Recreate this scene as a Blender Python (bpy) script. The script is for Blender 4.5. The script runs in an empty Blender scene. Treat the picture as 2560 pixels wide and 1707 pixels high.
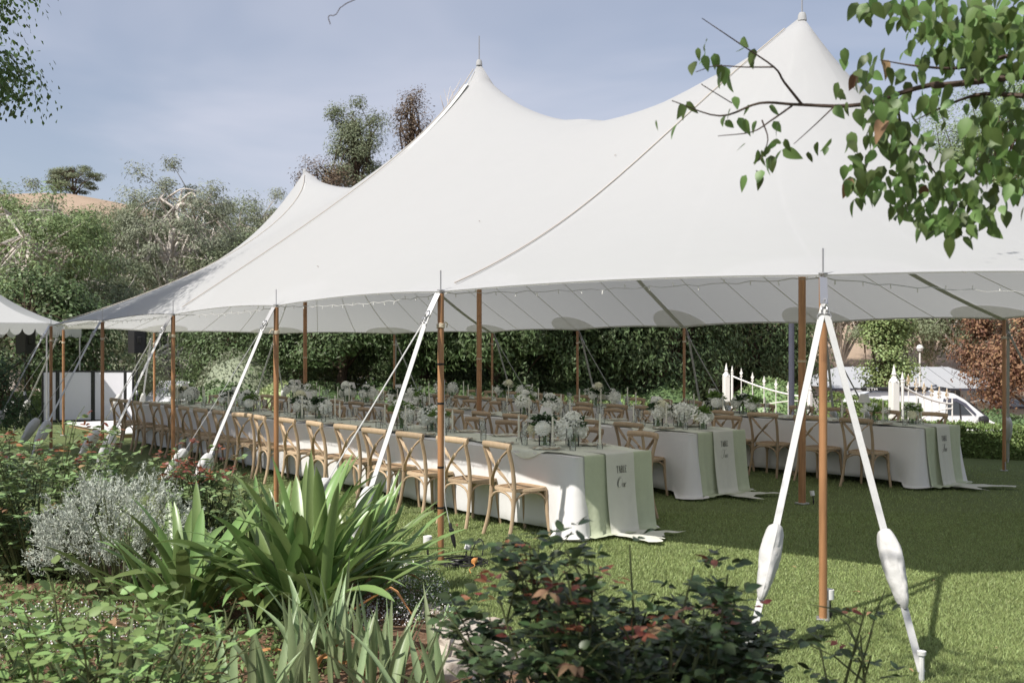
import bpy, math, random
import numpy as np
from mathutils import Vector, Matrix, noise
R = math.radians
random.seed(11)
rng = np.random.default_rng(11)
sc = bpy.context.scene
C = sc.collection

# ------------------------------------------------------------------ camera, sky, sun, exposure
CAMH = 1.717
cam_d = bpy.data.cameras.new('camera')
cam = bpy.data.objects.new('camera', cam_d)
C.objects.link(cam)
cam.location = (0, 0, CAMH)
cam.rotation_euler = (R(90), 0, 0)
cam_d.sensor_width = 36
cam_d.lens = 34.3
cam_d.shift_y = 29.5 / 2560
cam_d.clip_start = 0.05
cam_d.clip_end = 3000
cam_d.dof.use_dof = True
cam_d.dof.focus_distance = 10.0
cam_d.dof.aperture_fstop = 4.5
sc.camera = cam

SUN_EL = R(50)
SUN_FROM = Vector((-0.73, -0.68, 0)).normalized()          # the sun stands behind the camera, to the left
sun_vec = SUN_FROM * math.cos(SUN_EL) + Vector((0, 0, math.sin(SUN_EL)))
world = bpy.data.worlds.new('World')
sc.world = world
world.use_nodes = True
wn = world.node_tree
wn.nodes.clear()
w_out = wn.nodes.new('ShaderNodeOutputWorld')
w_bg = wn.nodes.new('ShaderNodeBackground')
w_sky = wn.nodes.new('ShaderNodeTexSky')
w_sky.sky_type = 'NISHITA'
w_sky.sun_disc = False
w_sky.sun_elevation = SUN_EL
w_sky.sun_rotation = math.atan2(SUN_FROM.x, SUN_FROM.y)
w_sky.air_density = 1.0
w_sky.dust_density = 1.6
w_sky.ozone_density = 1.5
w_bg.inputs['Strength'].default_value = 0.098
w_tc = wn.nodes.new('ShaderNodeTexCoord')
w_map = wn.nodes.new('ShaderNodeMapping')
w_map.inputs['Scale'].default_value = (1.0, 1.6, 4.2)
w_map.inputs['Rotation'].default_value = (0.0, R(10), R(25))
w_map.inputs['Location'].default_value = (0.35, 0.2, 0.55)
w_ns = wn.nodes.new('ShaderNodeTexNoise')
w_ns.inputs['Scale'].default_value = 1.25
w_ns.inputs['Detail'].default_value = 5
w_ns.inputs['Roughness'].default_value = 0.5
w_ns.inputs['Distortion'].default_value = 0.5
w_mr = wn.nodes.new('ShaderNodeMapRange')
w_mr.interpolation_type = 'SMOOTHSTEP'
w_mr.inputs['From Min'].default_value = 0.40
w_mr.inputs['From Max'].default_value = 0.70
w_mr.inputs['To Min'].default_value = 0.34
w_mr.inputs['To Max'].default_value = 0.80
w_mx = wn.nodes.new('ShaderNodeMix')
w_mx.data_type = 'RGBA'
w_mx.inputs[7].default_value = (6.2, 6.35, 7.3, 1)           # thin high cloud over the whole sky
L = wn.links.new
L(w_tc.outputs['Generated'], w_map.inputs['Vector'])
L(w_map.outputs['Vector'], w_ns.inputs['Vector'])
L(w_ns.outputs['Fac'], w_mr.inputs['Value'])
L(w_mr.outputs['Result'], w_mx.inputs[0])
L(w_sky.outputs['Color'], w_mx.inputs[6])
L(w_mx.outputs[2], w_bg.inputs['Color'])
L(w_bg.outputs['Background'], w_out.inputs['Surface'])

sun_d = bpy.data.lights.new('sun', 'SUN')
sun_d.energy = 5.0
sun_d.angle = R(0.53)
sun_d.color = (1.0, 0.955, 0.88)
sun = bpy.data.objects.new('sun', sun_d)
C.objects.link(sun)
sun.rotation_euler = (-sun_vec).to_track_quat('-Z', 'Y').to_euler()
sun.location = sun_vec * 60

sc.view_settings.view_transform = 'Standard'
sc.view_settings.look = 'None'
sc.view_settings.exposure = 0.22
sc.view_settings.gamma = 1
sc.view_settings.use_curve_mapping = False
try:
    sc.cycles.use_adaptive_sampling = True
    sc.cycles.use_denoising = True
    sc.cycles.max_bounces = 8
    sc.cycles.transparent_max_bounces = 16
    sc.cycles.sample_clamp_indirect = 6
except Exception:
    pass

# ------------------------------------------------------------------ helpers
TH = R(38.93)                                             # heading of the tent's long axis
C1 = Vector((3.30, 11.10, 0))                             # foot of the nearest centre pole
def TW(x, y, z=0):                                        # tent frame (x across, y along) to world
    return Vector((C1.x + math.cos(TH) * x - math.sin(TH) * y, C1.y + math.sin(TH) * x + math.cos(TH) * y, z))

def tag(o, label=None, cat=None, group=None, kind=None):
    if label: o['label'] = label
    if cat: o['category'] = cat
    if group: o['group'] = group
    if kind: o['kind'] = kind
    return o
def thing(name, label, cat, loc=(0, 0, 0), rz=0, group=None):
    o = bpy.data.objects.new(name, None)
    C.objects.link(o)
    o.empty_display_size = .1
    o.location = loc
    o.rotation_euler = (0, 0, rz)
    return tag(o, label, cat, group)
def link(name, me, parent=None, loc=None, rot=None, scale=None):
    o = bpy.data.objects.new(name, me)
    C.objects.link(o)
    if parent is not None: o.parent = parent
    if loc is not None: o.location = loc
    if rot is not None: o.rotation_euler = rot
    if scale is not None: o.scale = scale
    return o
def copy_tree(o, parent=None):
    c = o.copy()
    C.objects.link(c)
    c.parent = parent
    for ch in list(o.children): copy_tree(ch, c)
    return c
def lerp(a, b, t): return a + (b - a) * t
def sstep(a, b, x):
    t = min(1, max(0, (x - a) / (b - a)))
    return t * t * (3 - 2 * t)
def catmull(pts, n=6):
    P = [Vector(p) for p in pts]
    if len(P) < 3: return P
    out = []
    for i in range(len(P) - 1):
        p0 = P[i - 1] if i else P[0] * 2 - P[1]
        p1, p2 = P[i], P[i + 1]
        p3 = P[i + 2] if i + 2 < len(P) else P[-1] * 2 - P[-2]
        for k in range(n):
            t = k / n
            out.append(0.5 * (2 * p1 + (p2 - p0) * t + (2 * p0 - 5 * p1 + 4 * p2 - p3) * t * t + (3 * p1 - p0 - 3 * p2 + p3) * t ** 3))
    out.append(P[-1])
    return out

class MB:
    def __init__(s): s.v = []; s.f = []
    def add(s, vs, fs):
        k = len(s.v)
        s.v += [tuple(v) for v in vs]
        s.f += [tuple(i + k for i in f) for f in fs]
        return s
    def box(s, c, d, rot=None, bev=0):
        x, y, z = d[0] / 2, d[1] / 2, d[2] / 2
        if bev:
            b = min(bev, x * .9, y * .9, z * .9)
            vs, idx = [], {}
            for sx in (-1, 1):
                for sy in (-1, 1):
                    for sz in (-1, 1):
                        for k, q in enumerate(((x, y - b, z - b), (x - b, y, z - b), (x - b, y - b, z))):
                            idx[sx, sy, sz, k] = len(vs)
                            vs.append(Vector((sx * q[0], sy * q[1], sz * q[2])))
            fs = []
            for a in range(3):
                for sg in (-1, 1):
                    o = [i for i in range(3) if i != a]
                    q = []
                    for p in ((-1, -1), (1, -1), (1, 1), (-1, 1)):
                        sgn = [0, 0, 0]
                        sgn[a] = sg; sgn[o[0]] = p[0]; sgn[o[1]] = p[1]
                        q.append(idx[sgn[0], sgn[1], sgn[2], a])
                    fs.append(q if (sg > 0) == (a != 1) else q[::-1])
            for a in range(3):
                o = [i for i in range(3) if i != a]
                for p in ((-1, -1), (1, -1), (1, 1), (-1, 1)):
                    def key(k, e):
                        sgn = [0, 0, 0]
                        sgn[a] = e; sgn[o[0]] = p[0]; sgn[o[1]] = p[1]
                        return idx[sgn[0], sgn[1], sgn[2], k]
                    fs.append([key(o[0], -1), key(o[0], 1), key(o[1], 1), key(o[1], -1)])
            for sx in (-1, 1):
                for sy in (-1, 1):
                    for sz in (-1, 1): fs.append([idx[sx, sy, sz, k] for k in range(3)])
        else:
            vs = [Vector((i * x, j * y, k * z)) for i in (-1, 1) for j in (-1, 1) for k in (-1, 1)]
            fs = [(0, 1, 3, 2), (4, 6, 7, 5), (0, 4, 5, 1), (2, 3, 7, 6), (0, 2, 6, 4), (1, 5, 7, 3)]
        if rot is not None: vs = [rot @ v for v in vs]
        return s.add([v + Vector(c) for v in vs], fs)
    def tube(s, path, r, n=6, cap=True, flat=None, up=(0, 0, 1)):
        P = [Vector(p) for p in path]
        m = len(P)
        if not hasattr(r, '__len__'): r = [r] * m
        vs, fs = [], []
        t0 = (P[1] - P[0]).normalized()
        u = Vector(up)
        if abs(t0.dot(u)) > .95: u = Vector((1, 0, 0)) if abs(t0.x) < .9 else Vector((0, 1, 0))
        nrm = (u - t0 * u.dot(t0)).normalized()
        for i in range(m):
            t = (P[min(i + 1, m - 1)] - P[max(i - 1, 0)])
            t = t.normalized() if t.length > 1e-9 else t0
            nrm = (nrm - t * nrm.dot(t))
            nrm = nrm.normalized() if nrm.length > 1e-6 else t.orthogonal().normalized()
            b = t.cross(nrm)
            for k in range(n):
                a = 2 * math.pi * (k + .5) / n
                vs.append(P[i] + (nrm * math.cos(a) + b * math.sin(a) * (flat or 1)) * r[i])
        for i in range(m - 1):
            for k in range(n):
                fs.append((i * n + k, i * n + (k + 1) % n, (i + 1) * n + (k + 1) % n, (i + 1) * n + k))
        if cap:
            fs.append(tuple(range(n))[::-1])
            fs.append(tuple((m - 1) * n + k for k in range(n)))
        return s.add(vs, fs)
    def strip(s, path, side, w, th=.004):                # flat strap with thickness
        P = [Vector(p) for p in path]
        sd = Vector(side)
        vs, fs = [], []
        m = len(P)
        for i in range(m):
            t = (P[min(i + 1, m - 1)] - P[max(i - 1, 0)]).normalized()
            q = (sd - t * sd.dot(t)).normalized()
            nn = t.cross(q)
            ww = w[i] if hasattr(w, '__len__') else w
            for a, b in ((-1, -1), (1, -1), (1, 1), (-1, 1)): vs.append(P[i] + q * a * ww / 2 + nn * b * th / 2)
        for i in range(m - 1):
            for k in range(4): fs.append((i * 4 + k, i * 4 + (k + 1) % 4, i * 4 + 4 + (k + 1) % 4, i * 4 + 4 + k))
        fs += [(3, 2, 1, 0), tuple((m - 1) * 4 + k for k in range(4))]
        return s.add(vs, fs)
    def lathe(s, prof, n=16, c=(0, 0, 0), rot=None):
        vs, fs = [], []
        m = len(prof)
        for r, z in prof:
            for k in range(n):
                a = 2 * math.pi * k / n
                v = Vector((r * math.cos(a), r * math.sin(a), z))
                vs.append((rot @ v if rot is not None else v) + Vector(c))
        for i in range(m - 1):
            for k in range(n): fs.append((i * n + k, i * n + (k + 1) % n, (i + 1) * n + (k + 1) % n, (i + 1) * n + k))
        if prof[0][0] > 1e-6: fs.append(tuple(range(n))[::-1])
        if prof[-1][0] > 1e-6: fs.append(tuple((m - 1) * n + k for k in range(n)))
        return s.add(vs, fs)
    def grid(s, fn, us, vv, close=False):
        m, n = len(us), len(vv)
        vs = [Vector(fn(u, v)) for u in us for v in vv]
        fs = [(i * n + j, i * n + j + 1, (i + 1) % m * n + j + 1, (i + 1) % m * n + j) for i in range(m if close else m - 1) for j in range(n - 1)]
        return s.add(vs, fs)
    def prism(s, poly, y0, y1, ax='y'):                   # 2-d outline (a, b) pushed along an axis
        n = len(poly)
        def mk(p, d): return (p[0], d, p[1]) if ax == 'y' else ((d, p[0], p[1]) if ax == 'x' else (p[0], p[1], d))
        vs = [mk(p, y0) for p in poly] + [mk(p, y1) for p in poly]
        fs = [tuple(range(n)), tuple(range(2 * n - 1, n - 1, -1))] + [(i, i + n, (i + 1) % n + n, (i + 1) % n) for i in range(n)]
        return s.add(vs, fs)
    def mesh(s, name, mat, smooth=True, ang=42):
        me = bpy.data.meshes.new(name)
        me.from_pydata(s.v, [], s.f)
        me.materials.append(mat)
        if smooth:
            me.polygons.foreach_set('use_smooth', [True] * len(me.polygons))
            try: me.set_sharp_from_angle(angle=R(ang))
            except Exception: pass
        me.update()
        return me
    def build(s, name, mat, parent=None, loc=None, smooth=True, ang=42): return link(name, s.mesh(name, mat, smooth, ang), parent, loc)

def np_mesh(name, V, F, mat, smooth=False):
    V = np.asarray(V, np.float32); F = np.asarray(F, np.int32)
    n, k = F.shape
    me = bpy.data.meshes.new(name)
    me.vertices.add(len(V)); me.vertices.foreach_set('co', V.ravel())
    me.loops.add(n * k); me.loops.foreach_set('vertex_index', F.ravel())
    me.polygons.add(n)
    me.polygons.foreach_set('loop_start', np.arange(0, n * k, k, dtype=np.int32))
    if smooth: me.polygons.foreach_set('use_smooth', np.ones(n, bool))
    me.materials.append(mat)
    me.update(calc_edges=True)
    me.validate()
    return me
def leaf_quads(c, d, length, width, fold=.25, nrm=None):
    """leaf-shaped quads: centres c, unit directions d"""
    n = len(c)
    q = rng.normal(size=(n, 3)) if nrm is None else nrm + .38 * rng.normal(size=(n, 3))
    s_ = np.cross(d, q); s_ /= np.linalg.norm(s_, axis=1)[:, None] + 1e-9
    nn = np.cross(s_, d)
    Ln = (length * rng.uniform(.7, 1.25, n))[:, None]; Wd = (width * rng.uniform(.7, 1.25, n))[:, None]
    V = np.stack([c - d * Ln * .5, c + s_ * Wd * .5 + nn * Wd * fold - d * Ln * .06, c + d * Ln * .5, c - s_ * Wd * .5 + nn * Wd * fold - d * Ln * .06], 1).reshape(-1, 3)
    return V, np.arange(4 * n).reshape(n, 4)
def unit(a): return a / (np.linalg.norm(a, axis=1)[:, None] + 1e-9)

# ------------------------------------------------------------------ materials
def mat(name, col, rough=.6, spec=.3, metal=0, var=None, island=0, hue=0, trans=0, bump=None, obj=0, grain=None, coat=0, tcol=None, sheen=0, coords='Object', stain=None):
    m = bpy.data.materials.new(name)
    m.use_nodes = True
    nt = m.node_tree
    b = nt.nodes['Principled BSDF']
    out = nt.nodes['Material Output']
    N, Lk = nt.nodes.new, nt.links.new
    b.inputs['Roughness'].default_value = rough
    b.inputs['Specular IOR Level'].default_value = spec
    b.inputs['Metallic'].default_value = metal
    if coat: b.inputs['Coat Weight'].default_value = coat
    if sheen: b.inputs['Sheen Weight'].default_value = sheen
    rgb = N('ShaderNodeRGB'); rgb.outputs[0].default_value = (*col, 1)
    cur = rgb.outputs[0]
    tc = N('ShaderNodeTexCoord')
    def noise_tex(scale, detail=4, mp=None):
        n = N('ShaderNodeTexNoise'); n.inputs['Scale'].default_value = scale; n.inputs['Detail'].default_value = detail
        if mp:
            q = N('ShaderNodeMapping'); q.inputs['Scale'].default_value = mp
            Lk(tc.outputs[coords], q.inputs['Vector']); Lk(q.outputs['Vector'], n.inputs['Vector'])
        else: Lk(tc.outputs[coords], n.inputs['Vector'])
        return n.outputs['Fac']
    def vary(fac, lo, hi, hu=0):
        nonlocal cur
        h = N('ShaderNodeHueSaturation')
        mr = N('ShaderNodeMapRange'); mr.inputs['To Min'].default_value = lo; mr.inputs['To Max'].default_value = hi
        Lk(fac, mr.inputs['Value']); Lk(mr.outputs['Result'], h.inputs['Value'])
        if hu:
            m2 = N('ShaderNodeMapRange'); m2.inputs['To Min'].default_value = .5 - hu; m2.inputs['To Max'].default_value = .5 + hu
            Lk(fac, m2.inputs['Value']); Lk(m2.outputs['Result'], h.inputs['Hue'])
        Lk(cur, h.inputs['Color']); cur = h.outputs['Color']
    def mixto(fac, c2, lo, hi):
        nonlocal cur
        mr = N('ShaderNodeMapRange'); mr.inputs['From Min'].default_value = lo; mr.inputs['From Max'].default_value = hi
        Lk(fac, mr.inputs['Value'])
        mx = N('ShaderNodeMix'); mx.data_type = 'RGBA'; mx.inputs[7].default_value = (*c2, 1)
        Lk(mr.outputs['Result'], mx.inputs[0]); Lk(cur, mx.inputs[6]); cur = mx.outputs[2]
    if var:
        for sc_, amt in (var if isinstance(var[0], tuple) else (var,)): vary(noise_tex(sc_), 1 - amt, 1 + amt)
    if stain:
        for sc_, c2, lo, hi in stain: mixto(noise_tex(sc_, 5), c2, lo, hi)
    if grain: vary(noise_tex(grain[0], 6, grain[1]), 1 - grain[2], 1 + grain[2])
    if island:
        g = N('ShaderNodeNewGeometry'); vary(g.outputs['Random Per Island'], 1 - island, 1 + island, hue)
    if obj:
        g = N('ShaderNodeObjectInfo'); vary(g.outputs['Random'], 1 - obj, 1 + obj, hue)
    Lk(cur, b.inputs['Base Color'])
    if bump:
        bp = N('ShaderNodeBump'); bp.inputs['Strength'].default_value = bump[1]; bp.inputs['Distance'].default_value = bump[2] if len(bump) > 2 else .01
        Lk(noise_tex(bump[0], 5, bump[3] if len(bump) > 3 else None), bp.inputs['Height']); Lk(bp.outputs['Normal'], b.inputs['Normal'])
    if trans:
        t = N('ShaderNodeBsdfTranslucent'); ms = N('ShaderNodeMixShader'); ms.inputs[0].default_value = trans
        if tcol:
            mul = N('ShaderNodeMix'); mul.data_type = 'RGBA'; mul.blend_type = 'MULTIPLY'; mul.inputs[0].default_value = 1; mul.inputs[7].default_value = (*tcol, 1)
            Lk(cur, mul.inputs[6]); Lk(mul.outputs[2], t.inputs['Color'])
        else: Lk(cur, t.inputs['Color'])
        Lk(b.outputs[0], ms.inputs[1]); Lk(t.outputs[0], ms.inputs[2]); Lk(ms.outputs[0], out.inputs['Surface'])
    return m
def glass_mat(name, tint=(.975, .985, .98), op=.09, rough=.06):
    m = bpy.data.materials.new(name); m.use_nodes = True
    nt = m.node_tree; nt.nodes.clear(); N, Lk = nt.nodes.new, nt.links.new
    o = N('ShaderNodeOutputMaterial'); tr = N('ShaderNodeBsdfTransparent'); tr.inputs[0].default_value = (*tint, 1)
    g = N('ShaderNodeBsdfGlossy'); g.inputs['Roughness'].default_value = rough
    d = N('ShaderNodeBsdfDiffuse'); d.inputs[0].default_value = (.75, .77, .75, 1)
    fr = N('ShaderNodeFresnel'); fr.inputs[0].default_value = 1.28
    m1 = N('ShaderNodeMixShader'); m1.inputs[0].default_value = op
    m2 = N('ShaderNodeMixShader')
    Lk(tr.outputs[0], m1.inputs[1]); Lk(d.outputs[0], m1.inputs[2])
    Lk(fr.outputs[0], m2.inputs[0]); Lk(m1.outputs[0], m2.inputs[1]); Lk(g.outputs[0], m2.inputs[2]); Lk(m2.outputs[0], o.inputs['Surface'])
    return m

M = dict(
    canvas=mat('tent_canvas', (.605, .61, .62), .75, .2, trans=.43, var=((.35, .015), (3, .01)), bump=(2.2, .35, .03), tcol=(.93, .92, .88)),
    hem=mat('tent_hem', (.72, .72, .71), .8, .2, trans=.34, tcol=(.9, .88, .82)),
    patch=mat('tent_patch', (.84, .84, .82), .8, .2, trans=.62, tcol=(.97, .96, .93)),
    web=mat('tent_web', (.66, .66, .63), .8, .2),
    lace=mat('tent_lacing', (.46, .42, .37), .8, .2),
    strap=mat('strap_webbing', (.50, .50, .49), .8, .2, var=((14, .10), (90, .08)), bump=(160, .5, .003)),
    bag=mat('bag_canvas', (.53, .525, .51), .85, .15, var=(9, .06), bump=(26, .35, .012), stain=((7, (.44, .42, .38), .60, .78),)),
    pole=mat('varnished_pole', (.34, .175, .083), .38, .4, grain=(6, (5, 5, .35), .7), var=((2.5, .2), (9, .12)), stain=((5, (.16, .075, .035), .60, .75),), coat=.12),
    steel=mat('galvanised_steel', (.48, .48, .49), .4, .5, metal=.8),
    rope=mat('cotton_rope', (.66, .58, .45), .9, .1),
    tape=mat('black_tape', (.012, .012, .013), .5, .3),
    oak=mat('weathered_oak', (.41, .305, .20), .62, .25, grain=(5, (22, 22, 2.2), .34), var=(5, .2), obj=.22, stain=((9, (.28, .21, .14), .62, .78),), bump=(30, .25, .003, (20, 20, 2))),
    cane=mat('seat_board', (.34, .225, .13), .6, .25, grain=(4, (3, 26, 20), .22), var=(6, .15), obj=.14, bump=(40, .25, .003)),
    linen=mat('white_linen', (.76, .75, .745), .85, .15, var=(2.5, .03), bump=(7, .35, .015), trans=.10),
    sage=mat('sage_gauze', (.55, .60, .44), .9, .1, var=((4, .10), (30, .05)), bump=(22, .5, .01), trans=.18),
    pale_sage=mat('pale_sage_gauze', (.72, .74, .63), .9, .1, var=((4, .06), (26, .05)), bump=(14, .8, .02), trans=.15),
    cream=mat('cream_gauze', (.66, .66, .59), .9, .1, var=(8, .04), bump=(24, .4, .008), trans=.12),
    ink=mat('ink', (.035, .033, .03), .8, .1),
    glass=glass_mat('table_glass'),
    vase=glass_mat('vase_glass', (.94, .97, .95), .06, .04),
    wax=mat('candle_wax', (.80, .79, .68), .5, .3, trans=.15),
    shade=mat('lamp_shade', (.80, .79, .76), .85, .1, trans=.3),
    china=mat('china', (.78, .77, .74), .25, .5),
    rim=mat('plate_rim', (.40, .33, .24), .5, .3),
    petal=mat('white_petal', (.90, .91, .85), .7, .15, island=.06, trans=.2),
    petal2=mat('cream_petal', (.84, .83, .66), .7, .15, island=.08, trans=.25),
    lime=mat('lime_leaf', (.15, .24, .06), .55, .3, island=.3, trans=.25),
    dark_leaf=mat('dark_leaf', (.035, .075, .026), .5, .35, island=.4, trans=.15),
    steel_k=mat('cutlery', (.5, .49, .46), .3, .5, metal=.9),
    white_paint=mat('white_paint', (.76, .74, .71), .5, .35, var=(6, .06), stain=((7, (.50, .36, .24), .68, .80),)),
    gold=mat('aged_gold_tip', (.55, .40, .22), .5, .4, var=(20, .2), stain=((14, (.75, .72, .68), .45, .6),)),
    black=mat('black_plastic', (.018, .018, .019), .5, .4, bump=(60, .2, .002)),
    cable=mat('black_cable', (.02, .02, .02), .45, .4),
    white_plastic=mat('white_plastic', (.72, .72, .70), .45, .4),
    orange=mat('orange_plug', (.55, .25, .08), .5, .3),
    panel=mat('screen_fabric', (.74, .73, .78), .8, .15, trans=.1),
    floor=mat('white_stage', (.70, .70, .70), .5, .3, var=(3, .05)),
    ply=mat('plywood_edge', (.36, .25, .15), .7, .2),
    van=mat('van_paint', (.76, .77, .79), .25, .5, coat=.6),
    carglass=mat('car_glass', (.045, .05, .055), .08, .6),
    tyre=mat('tyre_rubber', (.02, .02, .02), .8, .2),
    roof=mat('grey_metal_roof', (.42, .43, .45), .45, .4, var=((.7, .05), (4, .04))),
    white_roof=mat('white_metal_roof', (.66, .66, .68), .5, .35, var=(1, .06)),
    wall=mat('weatherboard', (.50, .49, .47), .8, .2, var=(3, .08)),
    window=mat('dim_window', (.10, .115, .13), .15, .5),
    lamp_post=mat('blue_grey_paint', (.075, .077, .105), .5, .4, var=(8, .15)),
    globe=mat('globe_lamp', (.8, .8, .78), .3, .5),
    soil=mat('garden_soil', (.155, .095, .062), .95, .05, var=((4, .35), (22, .4)), bump=(14, 1.0, .06), stain=((30, (.26, .19, .13), .55, .68),)),
    stone=mat('pale_stone', (.46, .41, .35), .85, .15, var=((5, .2), (24, .15)), bump=(9, .8, .04), stain=((6, (.30, .22, .16), .55, .7),)),
    dryleaf=mat('dry_leaf', (.27, .165, .10), .8, .15, obj=.35, hue=.02, island=.25, trans=.2),
    bark=mat('brown_bark', (.10, .072, .052), .9, .1, var=((6, .35), (25, .25)), bump=(18, .9, .04)),
    gumbark=mat('gum_bark', (.58, .53, .48), .85, .1, var=((1.2, .3), (6, .25)), stain=((.8, (.22, .17, .14), .55, .7),)),
    birchbark=mat('birch_bark', (.52, .48, .44), .8, .15, var=((3, .3),)),
    gum=mat('gum_leaf', (.200, .230, .135), .55, .3, island=.38, hue=.02, trans=.2),
    gum2=mat('gum_leaf_grey', (.240, .262, .180), .55, .3, island=.35, hue=.02, trans=.2),
    gum3=mat('gum_leaf_fresh', (.225, .295, .130), .55, .3, island=.35, hue=.02, trans=.22),
    gumbrown=mat('gum_leaf_brown', (.165, .120, .085), .6, .25, island=.45, hue=.02, trans=.15),
    broad=mat('broad_leaf', (.105, .150, .062), .5, .35, island=.45, hue=.018, trans=.18),
    birch=mat('birch_leaf', (.085, .140, .042), .5, .35, island=.4, hue=.02, trans=.25),
    poplar=mat('poplar_leaf', (.27, .34, .14), .5, .35, island=.35, hue=.02, trans=.25),
    bronze=mat('bronze_leaf', (.23, .125, .075), .6, .3, island=.45, hue=.02, trans=.15),
    hedge=mat('box_hedge', (.19, .26, .088), .5, .35, island=.4, hue=.02, trans=.2),
    palehedge=mat('pale_hedge', (.36, .41, .21), .55, .3, island=.35, hue=.02, trans=.2),
    over=mat('overhead_leaf', (.145, .225, .068), .42, .4, obj=.45, hue=.02, trans=.42, var=(18, .12)),
    over2=mat('overhead_leaf_mass', (.135, .21, .062), .45, .35, island=.5, hue=.02, trans=.40),
    twig=mat('twig_bark', (.085, .062, .05), .9, .1, var=(40, .25)),
    rose=mat('rose_leaf', (.20, .275, .115), .42, .4, obj=.35, island=.3, hue=.025, trans=.2),
    rosemass=mat('rose_leaf_mass', (.185, .255, .105), .45, .4, island=.4, hue=.025, trans=.2),
    young=mat('young_red_leaf', (.215, .062, .040), .4, .4, obj=.4, island=.35, hue=.02, trans=.25),
    stem=mat('green_stem', (.085, .10, .04), .6, .3, var=(20, .2)),
    silver=mat('silver_leaf', (.47, .50, .43), .7, .2, island=.3, hue=.02, trans=.15),
    strapleaf=mat('strap_leaf', (.185, .275, .092), .34, .45, obj=.28, hue=.018, trans=.22, grain=(4, (30, 30, 1.2), .12)),
    iris=mat('iris_leaf', (.25, .32, .165), .4, .4, obj=.25, hue=.02, trans=.22, grain=(4, (34, 34, 1.2), .14)),
    deadleaf=mat('dead_strap_leaf', (.44, .23, .10), .75, .15, obj=.3, var=(9, .3), trans=.15),
    alyssum=mat('alyssum_flower', (.78, .76, .76), .7, .2, island=.1),
    cover=mat('ground_cover', (.18, .25, .095), .5, .3, island=.4, hue=.02, trans=.2),
    blade=mat('grass_blade', (.275, .335, .130), .5, .3, var=((.55, .24), (4, .14)), island=.32, hue=.015, trans=.25),
)
M['lawn'] = mat('lawn', (.17, .21, .09), .9, .1, var=((.5, .14), (6, .18), (60, .35)), bump=(120, .9, .03))
M['dry'] = mat('dry_hill_grass', (.36, .275, .205), .95, .05, var=((.05, .15), (.6, .18), (4, .12)), stain=((.03, (.22, .13, .10), .58, .66),))
M['gravel'] = mat('drive_gravel', (.42, .33, .26), .95, .05, var=((.8, .12), (30, .15)))

# ------------------------------------------------------------------ terrain
def local(x, y):
    dx, dy = x - C1.x, y - C1.y
    return math.cos(TH) * dx + math.sin(TH) * dy, -math.sin(TH) * dx + math.cos(TH) * dy
def terr(x, y):
    lx, ly = local(x, y)
    d = max(lx - 7.4, (ly - 25) * .8)
    h = -1.5 * sstep(0, 8, d) - .8 * sstep(8, 22, d)
    if y > 40:
        az = x / y
        top = float(np.interp(az, [-1.2, -.46, -.36, -.24, -.05, .3, 1.2], [21.5, 22.0, 19.5, 14, 8, 7, 9]))
        h += (top + 2.2) * sstep(46, 128, y) + 1.2 * noise.noise(Vector((x * .03, y * .03, 0))) * sstep(50, 80, y)
    return h
def sheet(name, xs, ys, hf, m, kind='structure', mask=None):
    b = MB()
    idx = {}
    for i, x in enumerate(xs):
        for j, y in enumerate(ys):
            idx[i, j] = len(b.v)
            b.v.append((x, y, hf(x, y)))
    for i in range(len(xs) - 1):
        for j in range(len(ys) - 1):
            if mask and not mask((xs[i] + xs[i + 1]) / 2, (ys[j] + ys[j + 1]) / 2): continue
            b.f.append((idx[i, j], idx[i + 1, j], idx[i + 1, j + 1], idx[i, j + 1]))
    o = b.build(name, m, ang=180)
    return tag(o, kind=kind)
def span(*segs):
    out = []
    for a, b, n in segs: out += list(np.linspace(a, b, n, endpoint=False))
    return out + [segs[-1][1]]
sheet('terrain', span((-900, -160, 12), (-160, 120, 70), (120, 900, 12)), span((-120, 0, 8), (0, 60, 40), (60, 160, 40), (160, 1500, 12)), lambda x, y: terr(x, y) - .03, M['dry'])
sheet('lawn', span((-30, -4, 18), (-4, 12, 40), (12, 20, 6)), span((-20, 4, 12), (4, 26, 56), (26, 36, 6)), lambda x, y: terr(x, y) + .0, M['lawn'], mask=lambda x, y: local(x, y)[0] < 8.6 and local(x, y)[1] < 26)
sheet('driveway', span((6, 40, 34)), span((17, 42, 30)), lambda x, y: terr(x, y) + .012, M['gravel'], mask=lambda x, y: local(x, y)[0] > 8.9 and y < 40)

BED = [(.55, 4.7), (-.05, 5.75), (-.75, 7.0), (-1.9, 8.1), (-4.0, 9.5), (-7.5, 12.2), (-10, 13.5), (-10, -1), (3.2, -1), (2.2, 2.2), (1.45, 3.5)]
def in_poly(x, y, P):
    c = False
    for i in range(len(P)):
        (x1, y1), (x2, y2) = P[i], P[i - 1]
        if (y1 > y) != (y2 > y) and x < (x2 - x1) * (y - y1) / (y2 - y1) + x1: c = not c
    return c
def bed_h(x, y): return .045 + .035 * noise.noise(Vector((x * 2.2, y * 2.2, 0))) + .02 * noise.noise(Vector((x * 9, y * 9, 3)))
sheet('garden_soil', span((-10, -4, 30), (-4, 3.3, 80)), span((-1, 2.5, 14), (2.5, 9, 80), (9, 13.6, 24)), bed_h, M['soil'],
      mask=lambda x, y: in_poly(x + .1 * noise.noise(Vector((x * 3, y * 3, 7))), y, BED))

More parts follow.
